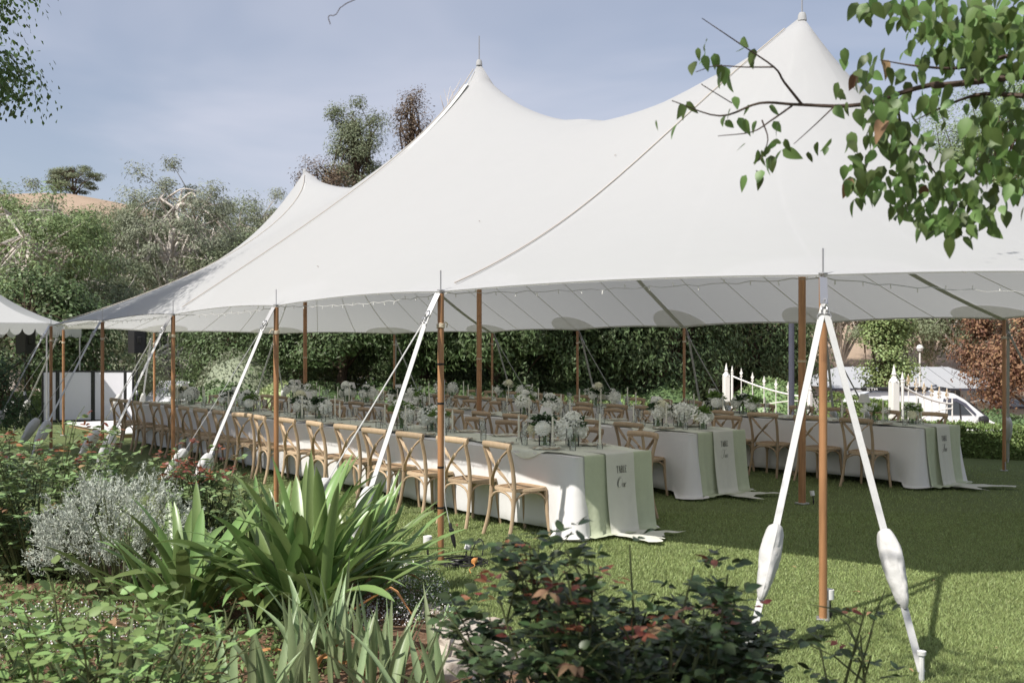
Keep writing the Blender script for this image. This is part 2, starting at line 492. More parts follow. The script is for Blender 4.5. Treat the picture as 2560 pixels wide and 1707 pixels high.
# ------------------------------------------------------------------ the marquee
S_, RR, HE, PK = 3.05, 4.99, 2.223, (5.555, 6.445, 5.57)
NS, NR = 8, 14
def solve_canvas(qrad=1., qcirc=2., qhip=9., qh1=1., qridge=8., qedge=40., qcap=.85):
    cols = []
    for k in range(4 * NS): y = S_ * k / NS; cols.append(((0, y), (-RR, y), k % NS == 0, k % (2 * NS) == 0))
    for k in range(5 * NS): a = math.pi * k / (5 * NS); cols.append(((0, 4 * S_), (-RR * math.cos(a), 4 * S_ + RR * math.sin(a)), k % NS == 0, k == 0))
    for k in range(4 * NS): y = 4 * S_ - S_ * k / NS; cols.append(((0, y), (RR, y), k % NS == 0, k % (2 * NS) == 0))
    for k in range(5 * NS): a = math.pi * k / (5 * NS); cols.append(((0, 0), (RR * math.cos(a), -RR * math.sin(a)), k % NS == 0, k == 0))
    N = len(cols); ids = np.zeros((N, NR + 1), int); key = {}; pts = []; fixed = []
    for j, (s, b, ip, hp) in enumerate(cols):
        for i in range(NR + 1):
            t = i / NR
            if i == 0:
                kk = round(s[1], 4)
                if kk in key: ids[j, 0] = key[kk]; continue
                key[kk] = len(pts)
                pk = round(s[1] / S_, 4)
                fixed.append(abs(pk - round(pk / 2) * 2) < 1e-6)
                h = PK[int(round(pk / 2))] if fixed[-1] else 5
            else:
                fixed.append(i == NR and ip); h = HE
            ids[j, i] = len(pts); pts.append((s[0] + (b[0] - s[0]) * t, s[1] + (b[1] - s[1]) * t, h))
    P = np.array(pts); n = len(P); E = {}
    def e(a, b, q):
        if a == b: return
        k = (min(a, b), max(a, b)); E[k] = max(E.get(k, 0), q)
    for j in range(N):
        j2 = (j + 1) % N; s, b, pole, hip = cols[j]
        cap = s[1] in (0, 4 * S_) and not (hip and abs(b[1] - s[1]) < 1e-6)
        mid = abs(s[1] - 2 * S_) < 1e-6
        q = ((qhip if mid else qh1) if hip else (qhip * .3 if pole else qrad)) * (qcap if cap else 1)
        for i in range(NR): e(ids[j, i], ids[j, i + 1], q)
        for i in range(1, NR + 1): e(ids[j, i], ids[j2, i], qedge if i == NR else qcirc)
        e(ids[j, 0], ids[j2, 0], qridge)
    K = np.zeros((n, n))
    for (a, b), q in E.items(): K[a, a] += q; K[b, b] += q; K[a, b] -= q; K[b, a] -= q
    fx = np.array(fixed); fr = ~fx
    P[fr] = np.linalg.solve(K[np.ix_(fr, fr)], -K[np.ix_(fr, fx)] @ P[fx])
    for j in range(N):
        y = cols[j][0][1]; w = max(0, 1 - min(y, 4 * S_ - y) / (2 * S_))
        for i in range(1, NR):
            t = i / NR; P[ids[j, i], 2] -= .30 * 4 * t * (1 - t) * (1.35 - .7 * t) * w
    return P, ids, cols
CP, CI, CC = solve_canvas()
NCOL = len(CC)
GP = CP[CI]                                               # columns x rows x 3
def surf(j, i):
    j0 = int(math.floor(j)); fj = j - j0; i = min(max(i, 0), NR); i0 = min(int(i), NR - 1); fi = i - i0
    a, b = GP[j0 % NCOL], GP[(j0 + 1) % NCOL]
    return Vector(((a[i0] * (1 - fi) + a[i0 + 1] * fi) * (1 - fj) + (b[i0] * (1 - fi) + b[i0 + 1] * fi) * fj))
def surf_n(j, i):
    du = surf(j + .6, max(i, .6)) - surf(j - .6, max(i, .6)); dv = surf(j, min(i + .6, NR)) - surf(j, max(i - .6, 0))
    n = du.cross(dv)
    n = n.normalized() if n.length > 1e-9 else Vector((0, 0, 1))
    return n if n.z > 0 else -n
tent = thing('marquee', 'large white sailcloth marquee with three peaks and wooden poles over the tables', 'marquee', C1, TH)
b = MB()
b.v = [tuple(p) for p in CP]
for j in range(NCOL):
    j2 = (j + 1) % NCOL
    for i in range(NR):
        q = [CI[j, i], CI[j, i + 1], CI[j2, i + 1], CI[j2, i]]
        u = []
        for k in q:
            if k not in u: u.append(k)
        if len(u) > 2: b.f.append(tuple(u))
canopy = b.build('canopy', M['canvas'], tent, ang=180)
cv = canopy.data.attributes.new('crease_vert', 'FLOAT', 'POINT')
for j in range(NCOL):
    if CC[j][2]: cv.data[int(CI[j, NR])].value = 1.0
    if CC[j][3]: cv.data[int(CI[j, 0])].value = 1.0
sb = canopy.modifiers.new('smooth', 'SUBSURF'); sb.levels = 1; sb.render_levels = 1
def col_path(j, off, i0=0, i1=NR, n=NR * 2): return [surf(j, lerp(i0, i1, k / n)) + surf_n(j, lerp(i0, i1, k / n)) * off for k in range(n + 1)]
def ribbon(j, w, off, i0, i1):
    bb = MB(); P = col_path(j, off, i0, i1)
    bb.strip(P, surf(j + 1, NR * .7) - surf(j - 1, NR * .7), w, .006)
    return bb
# hem along the eave, one length per bay
for p in range(18):
    bb = MB(); j0 = p * NS
    bb.grid(lambda u, v: surf(u, NR - .0 - v) - surf_n(u, NR - v) * .012, [j0 + k / 2 for k in range(2 * NS + 1)], [-.02, .13])
    bb.build('hem', M['hem'], canopy, ang=180)
hips = [j for j in range(NCOL) if CC[j][3]]
poles_j = [p * NS for p in range(18)]
for j in poles_j:
    if j in hips:
        ribbon(j, .11, -.022, .8, NR).build('web_strap', M['web'], canopy)
        bb = MB(); bb.tube(col_path(j, .016, .3, NR - .35), .0075, 5); bb.build('lacing', M['lace'], canopy)
    else: ribbon(j, .020, -.013, 1.5, NR).build('seam', M['patch'], canopy)
    # darker reinforcement patch under the canvas at each side pole
    bb = MB()
    n1, n2 = 5, 20
    jr = .62 / ((surf(j + 1, NR - 1) - surf(j - 1, NR - 1)).length / 2)
    ir = .60 / ((surf(j, NR) - surf(j, NR - 1)).length)
    def pad(u, v):
        jj = j + jr * u * math.cos(v); ii = NR - .03 - ir * u * math.sin(v)
        return surf(jj, ii) - surf_n(jj, ii) * .016
    bb.grid(pad, [k / n1 for k in range(n1 + 1)], [math.pi * k / n2 for k in range(n2 + 1)])
    bb.build('reinforcement_patch', M['patch'], canopy, ang=180)
for p in range(18):
    for fr_ in (.36, .68):
        if 4 <= p < 9 and False: continue
        ribbon(p * NS + NS * fr_, .014, -.011, 2.2, NR).build('seam', M['patch'], canopy)
# poles
pb = MB(); pb.tube([(0, 0, .0), (0, 0, 1.1), (0, 0, HE - .02)], .0265, 12); side_me = pb.mesh('side_pole', M['pole'])
sp = MB(); sp.tube([(0, 0, HE - .03), (0, 0, HE + .17)], .006, 6); sp.lathe([(.0, HE + .002), (.03, HE + .004), (.03, HE + .012), (.0, HE + .016)], 12); spike_me = sp.mesh('spike', M['steel'])
rt = MB()
for k in range(3): rt.tube([(.031 * math.cos(a), .031 * math.sin(a), 1.93 + .012 * k + .004 * math.sin(a * 2)) for a in np.linspace(0, 2 * math.pi, 15)], .0055, 5)
rt.tube(catmull([(.03, 0, 1.95), (.055, .01, 1.97), (.075, .015, 1.96), (.08, .03, 1.93)], 4), .005, 5)
rope_me = rt.mesh('rope_tie', M['rope'])
fp = MB(); fp.box((0, 0, .010), (.085, .085, .016), bev=.004); fp.tube([(.045, .03, 0), (.045, .03, .14)], .008, 6); foot_me = fp.mesh('base_plate', M['steel'])
tp = MB(); tp.lathe([(.0275, 0), (.028, .001), (.028, .016), (.0275, .017)], 14); tape_me = tp.mesh('tape_band', M['tape'])
sh = MB()
for k in range(14):
    pass
def ring(bb, c, r, n_, tr):
    n_ = Vector(n_).normalized(); a_ = n_.orthogonal().normalized(); c_ = n_.cross(a_)
    bb.tube([Vector(c) + a_ * r * math.cos(t) + c_ * r * math.sin(t) for t in np.linspace(0, 2 * math.pi, 15)], tr, 5, cap=False)
def crumple_bag(bb, p0, p1, w, seed):
    p0, p1 = Vector(p0), Vector(p1)
    d = (p1 - p0).normalized(); a_ = d.orthogonal().normalized(); c_ = d.cross(a_); Ln = (p1 - p0).length
    def fn(u, v):
        e = math.sin(math.pi * min(1, max(0, u)) ** .8) ** .5 * (1.08 - .35 * u)
        r = w * (.16 + .84 * e)
        q = Vector((math.cos(v) * 2, math.sin(v) * 2, u * 4 + seed))
        r *= 1 + .20 * noise.noise(q * .7) + .20 * (.5 - abs(noise.noise(q * 1.1 + Vector((0, 0, seed))))) - .16 * max(0, .12 - abs(noise.noise(q * 1.6))) / .12 * u
        return p0 + d * Ln * u + a_ * r * math.cos(v) + c_ * r * .62 * math.sin(v)
    bb.grid(fn, [k / 34 for k in range(35)], [2 * math.pi * k / 30 for k in range(31)])
for p in range(18):
    j = p * NS
    top = Vector(GP[j][NR]); base = Vector((top.x, top.y, 0))
    out = Vector(CC[j][1]) - Vector(CC[j][0]); out = Vector((out.x, out.y, 0)).normalized()
    po = link('side_pole', side_me, tent, base, (0, 0, p * 1.7))
    link('spike', spike_me, po); link('rope_tie', rope_me, po); link('base_plate', foot_me, po)
    if p == 0:
        for hz in (.45, .78, 1.30, 1.62): link('tape_band', tape_me, po, (0, 0, hz))
    for sgn in (-1, 1):
        dd = Matrix.Rotation(R(22 * sgn), 3, 'Z') @ out
        start = Vector((top.x, top.y, HE - .02)) + out * .03
        rg = start + (out * .55 - Vector((0, 0, 1))).normalized() * .20 + dd.cross(Vector((0, 0, 1))) * .0
        dist = 1.32 if p != 17 else 1.18
        peg = base + dd * dist + Vector((0, 0, .05))
        ln = peg - rg
        q0, q1 = rg + ln * .66, rg + ln * .86
        side = dd.cross(Vector((0, 0, 1)))
        bb = MB()
        bb.strip([rg, rg + ln * .1, rg + ln * .66], side, .041, .005)
        bb.strip([rg + ln * .84, peg], side, .041, .005)
        st = bb.build('guy_strap', M['strap'], tent)
        bb = MB(); crumple_bag(bb, rg + ln * .655, rg + ln * .855, .095, p * 3 + sgn); bb.build('ratchet_cover', M['bag'], st, ang=180)
        bb = MB()
        if sgn == 1:
            bb.strip([start, rg], side, .05, .006); ring(bb, rg, .034, side + Vector((0, 0, .3)), .006)
        ring(bb, rg + ln * .02, .022, side, .005); ring(bb, rg + ln * .042, .022, out, .005)
        bb.build('shackle', M['steel'], st)
        bb = MB(); bb.tube([peg + Vector((0, 0, .10)) + dd * .0, peg - Vector((0, 0, .07))], .014, 8); bb.lathe([(0, 0), (.022, 0), (.024, .02), (0, .025)], 10, peg + Vector((0, 0, .09))); bb.build('stake', M['white_plastic'] if p == 17 else M['steel'], st)
for k in range(3):
    yk = 2 * S_ * k
    bb = MB(); bb.tube([(0, yk, 0), (0, yk, 2.6), (0, yk, PK[k] - .38)], .042, 14); cp = bb.build('centre_pole', M['pole'], tent)
    bb = MB(); bb.tube([(0, yk, PK[k] - .1), (0, yk, PK[k] + (.18, .42, .34)[k])], .011, 6); bb.build('spike', M['steel'], cp)
    bb = MB()
    for q in range(2): bb.tube([(.046 * math.cos(a), yk + .046 * math.sin(a), 1.62 + .013 * q) for a in np.linspace(0, 2 * math.pi, 15)], .005, 5)
    bb.tube([(.045, yk + .02, 1.62), (.05, yk + .02, 3.0), (.048, yk + .02, 4.4)], .004, 5)
    bb.build('rope_tie', M['rope'], cp)
    bb = MB()
    def capf(u, v):
        r = .05 + .27 * u ** 1.15 + .022 * math.sin(v * 7 + k) * u; 
        i_ = 0
        zz = PK[k] + .045 - .37 * u ** .9 - .10 * (1 - abs(math.sin(v))) * u * 0
        return (r * math.cos(v) * .75, yk + r * math.sin(v) * .75, zz + .012)
    bb.lathe([(.0, PK[k] + .035), (.034, PK[k] + .03), (.046, PK[k] + .0), (.052, PK[k] - .06)], 18, (0, yk, 0))
    bb.build('peak_boot', M['canvas'], canopy)
    bb = MB(); bb.box((0, yk, .012), (.12, .12, .02), bev=.005); bb.build('base_plate', M['steel'], cp)
# fairy lights hung under the eave on the near side
sl = thing('string_lights', 'string of small white fairy lights hung along the marquee eave', 'string lights', C1, TH)
bw, bl = MB(), MB()
for j0, j1, drop in ((2 * NS, 3 * NS, .06), (NS, 2 * NS, .07), (0, NS, .07), (-NS, 0, .05), (-2 * NS, -NS, .12), (3 * NS, 4 * NS, .05)):
    path = []
    for k in range(33):
        t = k / 32; q = surf(j0 + (j1 - j0) * t, NR - .12)
        path.append(q - Vector((0, 0, .035 + drop * 4 * t * (1 - t) + .008 * math.sin(k * 2.3))))
    bw.tube(path, .0035, 4)
    for k in range(1, 32, 2):
        dn = Vector((random.uniform(-.3, .3), random.uniform(-.3, .3), random.choice((-1, -1, -1, .9)))) * .028
        bl.tube([path[k], path[k] + dn], [.003, .0045], 4)
bw.build('wire', M['strap'], sl); bl.build('bulb', M['white_plastic'], sl)

# ------------------------------------------------------------------ words for labels
ORD = ['first', 'second', 'third', 'fourth', 'fifth', 'sixth', 'seventh', 'eighth', 'ninth', 'tenth', 'eleventh', 'twelfth', 'thirteenth', 'fourteenth', 'fifteenth', 'sixteenth', 'seventeenth', 'eighteenth']
TN = ['one', 'two', 'three']
# ------------------------------------------------------------------ cross-back chair
def chair_parts():
    P = []
    for s in (-1, 1):
        b = MB(); b.tube(catmull([(s * .222, -.265, 0), (s * .205, -.215, .20), (s * .195, -.190, .45), (s * .200, -.212, .66), (s * .208, -.262, .835)], 4), [.0165] * 6 + [.019] * 5 + [.0175] * 6, 8, flat=1.15); P.append(('back_post', b.mesh('back_post', M['oak'])))
        b = MB(); b.tube(catmull([(s * .185, .170, .44), (s * .192, .182, .22), (s * .210, .205, 0)], 4), [.019] * 4 + [.0165] * 5, 8); P.append(('front_leg', b.mesh('front_leg', M['oak'])))
    b = MB()
    def rail(u, v):
        x = u * .236; y = -.268 - .038 * (1 - u * u) + .012
        a = v; zz = .858 + .010 * (1 - u * u)
        return (x, y + .0165 * math.cos(a), zz + .0315 * math.sin(a))
    b.grid(rail, [k / 7 - 1 for k in range(15)], [2 * math.pi * k / 10 for k in range(11)])
    for u in (-1, 1):
        k = len(b.v); b.v += [rail(u, 2 * math.pi * q / 10) for q in range(10)]; b.f.append(tuple(range(k, k + 10)))
    P.append(('top_rail', b.mesh('top_rail', M['oak'])))
    for s in (-1, 1):
        pts = [(s * .19, -.248, .832), (s * .10, -.268 - .012 * s, .745), (0, -.262 - .009 * s, .645), (-s * .10, -.232 - .006 * s, .555), (-s * .172, -.196, .468)]
        b = MB(); b.strip(catmull(pts, 4), (1, 0, .9 * s), .031, .010); P.append(('cross_slat', b.mesh('cross_slat', M['oak'])))
    # seat: rounded trapezoid frame and an inset board
    def seat_out(g, n=28):
        o = []
        for k in range(n):
            a = 2 * math.pi * k / n
            c, s_ = math.cos(a), math.sin(a)
            x = math.copysign(abs(c) ** .55, c) * g; y = math.copysign(abs(s_) ** .55, s_) * g
            o.append((x * (.213 + .022 * y), y * .212))
        return o
    b = MB(); A, B = seat_out(1), seat_out(.80)
    n = len(A)
    rings = [[(x, y, .432) for x, y in A], [(x * 1.005, y * 1.005, .448) for x, y in A], [(x * .985, y * .985, .462) for x, y in A], [(x, y, .463) for x, y in B], [(x, y, .452) for x, y in B]]
    for r in rings: b.v += r
    for q in range(len(rings) - 1): b.f += [(q * n + k, q * n + (k + 1) % n, (q + 1) * n + (k + 1) % n, (q + 1) * n + k) for k in range(n)]
    b.f.append(tuple(range(n))[::-1])
    P.append(('seat_frame', b.mesh('seat_frame', M['oak'])))
    b = MB(); B = seat_out(.795)
    b.add([(x, y, .455) for x, y in B] + [(x * .6, y * .6, .458) for x, y in B], [(k, (k + 1) % n, n + (k + 1) % n, n + k) for k in range(n)] + [tuple(range(n, 2 * n))])
    P.append(('seat_board', b.mesh('seat_board', M['cane'])))
    def arch(p, q, up):
        p, q = Vector(p), Vector(q); pts = []
        for k in range(9):
            a = math.pi * k / 8
            pts.append(p.lerp(q, .5 - .5 * math.cos(a)) + Vector((0, 0, up * math.sin(a) ** .8)))
        b = MB(); b.tube(pts, .0115, 6); return b.mesh('arched_brace', M['oak'])
    P.append(('arched_brace', arch((-.192, -.205, .29), (.192, -.205, .29), .135)))
    P.append(('arched_brace', arch((-.186, .178, .29), (.186, .178, .29), .135)))
    for s in (-1, 1): P.append(('arched_brace', arch((s * .200, -.195, .29), (s * .19, .172, .29), .135)))
    b = MB()
    for s in (-1, 1):
        for zz, yy in ((.845, -.286), (.468, -.212)): b.lathe([(0, 0), (.006, .001), (.005, .004), (0, .005)], 8, (s * .196, yy, zz), Matrix.Rotation(R(90), 3, 'X'))
    b.lathe([(0, 0), (.006, .001), (.005, .004), (0, .005)], 8, (0, -.276, .645), Matrix.Rotation(R(90), 3, 'X'))
    P.append(('screw_head', b.mesh('screw_head', M['steel'])))
    return P
CHP = chair_parts()
def chair(x, y, face, label, group):
    j = random.gauss(0, 4)
    o = thing('cross_back_chair', label, 'chair', TW(x + random.uniform(-.035, .03), y + random.uniform(-.04, .04)), TH + R(-90 * face + j), group)
    for n, me in CHP: link(n, me, o)
    return o

# ------------------------------------------------------------------ lettering
def serif(word):
    W = {'T': .66, 'A': .68, 'B': .58, 'L': .56, 'E': .58}
    out = []; x = 0
    for ch in word:
        def s(pts, w): out.append(([(x + p[0], p[1]) for p in pts], w))
        if ch == 'T': s([(.28, 0), (.28, 1)], .10); s([(.0, .985), (.56, .985)], .035); s([(.015, 1), (.015, .78)], .03); s([(.545, 1), (.545, .78)], .03); s([(.14, .015), (.42, .015)], .03)
        if ch == 'A': s([(.08, 0), (.29, 1)], .035); s([(.27, 1), (.50, 0)], .11); s([(.15, .34), (.42, .34)], .03); s([(0, .015), (.18, .015)], .03); s([(.40, .015), (.62, .015)], .03)
        if ch == 'B':
            s([(.10, 0), (.10, 1)], .10); s([(0, .985), (.25, .985)], .03); s([(0, .015), (.25, .015)], .03)
            for y0, y1, rx in ((.52, .985, .22), (.015, .52, .26)):
                s([(.22, y1), (.22 + rx * .6, y1 - .03), (.22 + rx, (y0 + y1) / 2), (.22 + rx * .6, y0 + .03), (.15, y0)], .06)
        if ch == 'L': s([(.11, 0), (.11, 1)], .10); s([(0, .985), (.23, .985)], .03); s([(0, .015), (.50, .015)], .035); s([(.485, 0), (.485, .28)], .03)
        if ch == 'E':
            s([(.11, 0), (.11, 1)], .10); s([(0, .985), (.48, .985)], .035); s([(0, .015), (.50, .015)], .035); s([(.1, .51), (.36, .51)], .03)
            s([(.47, 1), (.47, .76)], .03); s([(.485, 0), (.485, .26)], .03); s([(.355, .40), (.355, .62)], .025)
        x += W[ch]
    return out, x
SCRIPT = {
    'One': [[(.30 + .25 * math.cos(a), .42 + .44 * math.sin(a)) for a in np.linspace(1.2, 1.2 + 2 * math.pi * 1.06, 30)],
            [(.28 + .34 * math.cos(a), .47 + .50 * math.sin(a)) for a in np.linspace(1.0, 4.0, 18)],
            [(.60, .26), (.66, .36), (.68, .30), (.66, .0)], [(.66, .10), (.74, .33), (.83, .36), (.85, .26), (.84, .05), (.90, .0), (.98, .10)],
            [(.96, .14), (1.08, .24), (1.09, .36), (1.02, .37), (.95, .22), (.98, .03), (1.08, .0), (1.20, .14)]],
    'Two': [[(-.02, .62), (-.02, .84), (.12, .96), (.34, .93), (.60, .92), (.82, 1.0)], [(.47, .93), (.44, .55), (.38, .18), (.24, -.04), (.06, .0), (-.02, .18), (.08, .36), (.22, .38)],
            [(.58, .26), (.66, .37), (.66, .10), (.72, .0), (.82, .14), (.86, .36), (.85, .10), (.92, .0), (1.02, .14), (1.03, .30), (.98, .37), (1.06, .30)],
            [(1.18, .37), (1.08, .28), (1.07, .08), (1.15, .0), (1.26, .12), (1.26, .28), (1.18, .37)]],
    'Three': [[(-.02, .62), (-.02, .84), (.12, .96), (.34, .93), (.56, .92), (.76, 1.0)], [(.44, .93), (.42, .55), (.36, .18), (.22, -.04), (.04, .0), (-.04, .18), (.06, .36), (.20, .38)],
              [(.54, .12), (.66, .80), (.62, .96), (.56, .80), (.55, .0)], [(.55, .12), (.63, .34), (.70, .34), (.70, .06), (.75, .0), (.82, .14)],
              [(.80, .18), (.86, .40), (.88, .33), (.95, .33), (.93, .06), (.98, .0), (1.04, .12)],
              [(1.02, .14), (1.13, .24), (1.14, .36), (1.07, .37), (1.01, .22), (1.04, .03), (1.13, .0), (1.22, .12)],
              [(1.20, .14), (1.31, .24), (1.32, .36), (1.25, .37), (1.19, .22), (1.22, .03), (1.31, .0), (1.42, .14)]],
}
def lettering(num, put):
    b = MB()
    def ribbon2(pts, wf):
        n = len(pts); vs = []
        for i in range(n):
            d = Vector(pts[min(i + 1, n - 1)]) - Vector(pts[max(i - 1, 0)])
            d = d.normalized() if d.length > 1e-9 else Vector((1, 0))
            w = wf(d, i / (n - 1)) / 2
            nn = Vector((-d.y, d.x))
            for s_ in (-1, 1):
                q = Vector(pts[i]) + nn * w * s_; vs.append(put(q.x, q.y))
        b.add(vs, [(2 * i, 2 * i + 1, 2 * i + 3, 2 * i + 2) for i in range(n - 1)])
    st, wd = serif('TABLE')
    hc = .065
    for pts, w in st:
        if len(pts) == 2: pts = [Vector(pts[0]).lerp(Vector(pts[1]), k / 3) for k in range(4)]
        else: pts = [Vector((v.x, v.y)) for v in catmull([(p[0], p[1], 0) for p in pts], 4)]
        ribbon2([((p[0] - wd / 2) * hc * .68, p[1] * hc + .105) for p in pts], lambda d, t, w=w: w * hc * .78 + .0010)
    xs = [p[0] for s_ in SCRIPT[num] for p in s_]; mid = (min(xs) + max(xs)) / 2
    hs = .102
    for s_ in SCRIPT[num]:
        pts = [(v.x, v.y) for v in catmull([(p[0], p[1], 0) for p in s_], 5)]
        ribbon2([((p[0] - mid + .30 * (p[1] - .4)) * hs * 1.02, p[1] * hs - .03) for p in pts], lambda d, t: (.0012 + .0048 * max(0, -(d.y * .9 + d.x * .1)) ** 1.5) * (1 - .5 * abs(2 * t - 1) ** 4))
    return b

# ------------------------------------------------------------------ tables with cloth, runner and banner
HW, TT = .50, .765
def make_table(tn, xc, y0, y1, banner=True, seg=''):
    Ln = y1 - y0
    where = {'': 'table ' + TN[tn], 'near': 'the near half of table two', 'far': 'the far half of table two'}[seg]
    t = thing('trestle_table', f'long trestle table hidden under the white cloth of {where}', 'table', TW(xc, y0), TH, 'banquet tables')
    b = MB(); b.box((0, Ln / 2, .745), (.96, Ln - .04, .024), bev=.004); b.build('table_top', M['ply'], t)
    yy = .25
    while yy < Ln:
        for s in (-1, 1):
            b = MB(); b.tube([(s * .36, yy, .735), (s * .36, yy, 0)], .018, 6); b.build('leg', M['steel'], t)
        yy += 1.82
    # cloth: top plus a skirt that follows the perimeter
    cl = thing('tablecloth', f'plain white linen tablecloth hanging almost to the lawn on {where}', 'tablecloth', TW(xc, y0), TH, 'white tablecloths')
    per = []
    def seg_pts(p, q, n, nx, ny, end):
        for k in range(n): per.append((lerp(p[0], q[0], k / n), lerp(p[1], q[1], k / n), nx, ny, end))
    n_l = max(20, int(Ln / .09))
    c = .05
    seg_pts((-HW, Ln - c), (-HW, c), n_l, -1, 0, 0)
    for k in range(4): a = R(180 + 22.5 * k); per.append((-HW + c + c * math.cos(a), c + c * math.sin(a), math.cos(a), math.sin(a), 1))
    seg_pts((-HW + c, 0), (HW - c, 0), 26, 0, -1, 1)
    for k in range(4): a = R(270 + 22.5 * k); per.append((HW - c + c * math.cos(a), c + c * math.sin(a), math.cos(a), math.sin(a), 1))
    seg_pts((HW, c), (HW, Ln - c), n_l, 1, 0, 0)
    for k in range(4): a = R(22.5 * k); per.append((HW - c + c * math.cos(a), Ln - c + c * math.sin(a), math.cos(a), math.sin(a), 0))
    seg_pts((HW - c, Ln), (-HW + c, Ln), 14, 0, 1, 0)
    for k in range(4): a = R(90 + 22.5 * k); per.append((-HW + c + c * math.cos(a), Ln - c + c * math.sin(a), math.cos(a), math.sin(a), 0))
    rows = [0, .02, .1, .22, .36, .5, .62, .70, .755, .79, .835]
    n = len(per); b = MB()
    cum = 0; last = None; fv = []
    for (x, y, nx, ny, e) in per:
        if last: cum += math.hypot(x - last[0], y - last[1])
        last = (x, y)
        dc = min(math.hypot(x + HW, y), math.hypot(x - HW, y))
        corner = math.exp(-(dc / .22) ** 2) if banner else 0
        endy = max(e * (1 if banner else 0), corner) if banner else 0
        dep = .695 + .012 * math.sin(cum * 1.3 + tn) if endy < .5 else .765
        col = []
        for s in rows:
            f = s / .765
            wv = (.014 * math.sin(cum * 9 + 1.3 * math.sin(cum * 2.1) + tn) + .010 * math.sin(cum * 21 + tn * 2)) * min(1, f) ** 1.3
            if endy >= .5: wv = ((.030 * math.sin(cum * 15 + tn) + .018 * math.sin(cum * 31)) * sstep(.36, .5, abs(x)) - .012 * (1 - sstep(.40, .5, abs(x)))) * min(1, f) ** 1.2
            fl = .012 - .05 * min(f, 1) * (0 if endy > .3 else 1) * .7 + corner * (.11 if x < 0 else (.04, .08, .12)[tn]) * min(1, f) ** 1.5
            if s <= dep: z = TT - s; o_ = wv + fl
            elif endy >= .5: z = .026 + .010 * (1 + math.sin(cum * 23)); o_ = wv + fl + (s - dep) * (.85 + .6 * math.sin(cum * 11 + tn))
            else: z = TT - dep; o_ = wv + fl
            col.append((x + nx * o_, y + ny * o_, max(z, .024)))
        fv.append(col)
    m = len(rows)
    b.v = [p for col in fv for p in col]
    b.f = [(i * m + k, (i + 1) % n * m + k, (i + 1) % n * m + k + 1, i * m + k + 1) for i in range(n) for k in range(m - 1)]
    b.build('skirt', M['linen'], cl, ang=180)
    b = MB()
    b.grid(lambda x, y: (x, y, TT + .003 * noise.noise(Vector((x * 5, y * 5, tn)))), [-.502 + 1.004 * k / 8 for k in range(9)], [-.008 + (Ln + .016) * k / 60 for k in range(61)])
    b.build('cloth_top', M['linen'], cl, ang=180)
    # sage runner along the top, falling over the near end
    def fold(xl, s, amp, ph): return amp * (math.sin(xl * 17 + ph) + .5 * math.sin(xl * 39 + ph * 2)) * min(1, max(0, s) / .74)
    def drape(xl, s, off, amp, ph, pud=1.):
        g = off + (off * 1.6 + .012) * max(0, s)
        if s <= 0: return Vector((xl, -s, TT + .006 + off * .35))
        if s < .735:
            rr = .02
            if s < rr * 1.57:
                a = s / rr; return Vector((xl, -g - rr * math.sin(a) * .6, TT + .006 + off * .35 - rr * (1 - math.cos(a))))
            return Vector((xl, -g - .014 - fold(xl, s, amp, ph) - .035 * (s / .735) ** 3, TT - s + .01))
        k = s - .735
        return Vector((xl + .10 * k * math.sin(xl * 9 + ph), -g - .05 - fold(xl, .74, amp, ph) - k * pud * (.85 + .25 * math.sin(xl * 8 + ph)), .030 + .014 * (1 + noise.noise(Vector((xl * 9, k * 9, ph)))) + .03 * max(0, .05 - k)))
    rn = thing('table_runner', f'rumpled pale sage gauze runner along {where}', 'table runner', TW(xc, y0), TH, 'sage table runners')
    b = MB()
    def rtop(u, v):
        w = .34 + .07 * math.sin(v * 2.1 + tn) + .04 * math.sin(v * 5.3 + 2 * tn)
        if banner: w = lerp(.41, w, sstep(.1, .8, v))
        sw = .20 * math.exp(-((v - .75) / .32) ** 2) + .16 * math.exp(-((v - 4.3) / .3) ** 2) + .15 * math.exp(-((v - 7.6) / .35) ** 2)
        if tn == 2: sw *= .4
        wl = w + (sw if u < 0 else .5 * sw)
        x = u * wl
        z = TT + .009 + .012 * (1 + noise.noise(Vector((x * 9, v * 4, tn)))) * (.35 + .65 * abs(u)) * sstep(0, .25, v + (0 if banner else 1))
        lim = HW + .012
        if abs(x) > lim: z = TT + .004 - (abs(x) - lim) * .95; x = math.copysign(lim + .010 + .02 * (abs(x) - lim), x)
        return (x, v, z)
    b.grid(rtop, [k / 9 - 1 for k in range(19)], [.0 + (Ln + .0) * k / int(Ln / .07) for k in range(int(Ln / .07) + 1)])
    b.build('runner_top', M['pale_sage'], rn, ang=180)
    if banner:
        b = MB()
        b.grid(lambda s, x: drape(x, s, .012, .015 if tn == 0 else .020, tn), [0, .01, .02, .03, .06, .12, .2, .3, .4, .5, .6, .68, .735, .78, .83 if tn == 0 else .9], [-.41 + .89 * k / 44 for k in range(45)])
        b.build('end_drop', M['sage'], rn, ang=180)
        bn = thing('table_banner', f'cream gauze banner lettered TABLE {TN[tn].capitalize()} trailing onto the lawn', 'banner', TW(xc, y0), TH, 'lettered table banners')
        b = MB()
        bx0, bx1 = (-.155, .215) if tn < 2 else (-.17, .16)
        tail = (1.24, 1.30, 1.42)[tn]
        def bf(s, u):
            x = lerp(bx0, bx1, u)
            if s > .735: x = lerp(bx0, bx1 + (s - .735) * .55, u)
            ss = s if s < .735 else .735 + (s - .735) * (.85 + .22 * noise.noise(Vector((u * 6, tn, 0))))
            return drape(x, ss, .030, .005 if tn == 0 else .009, tn + 2, .95)
        ss_ = [-.28, -.12, 0, .01, .02, .03, .06, .12, .2, .3, .4, .5, .6, .68, .735, .78, .84] + [lerp(.88, tail, k / 6) for k in range(7)]
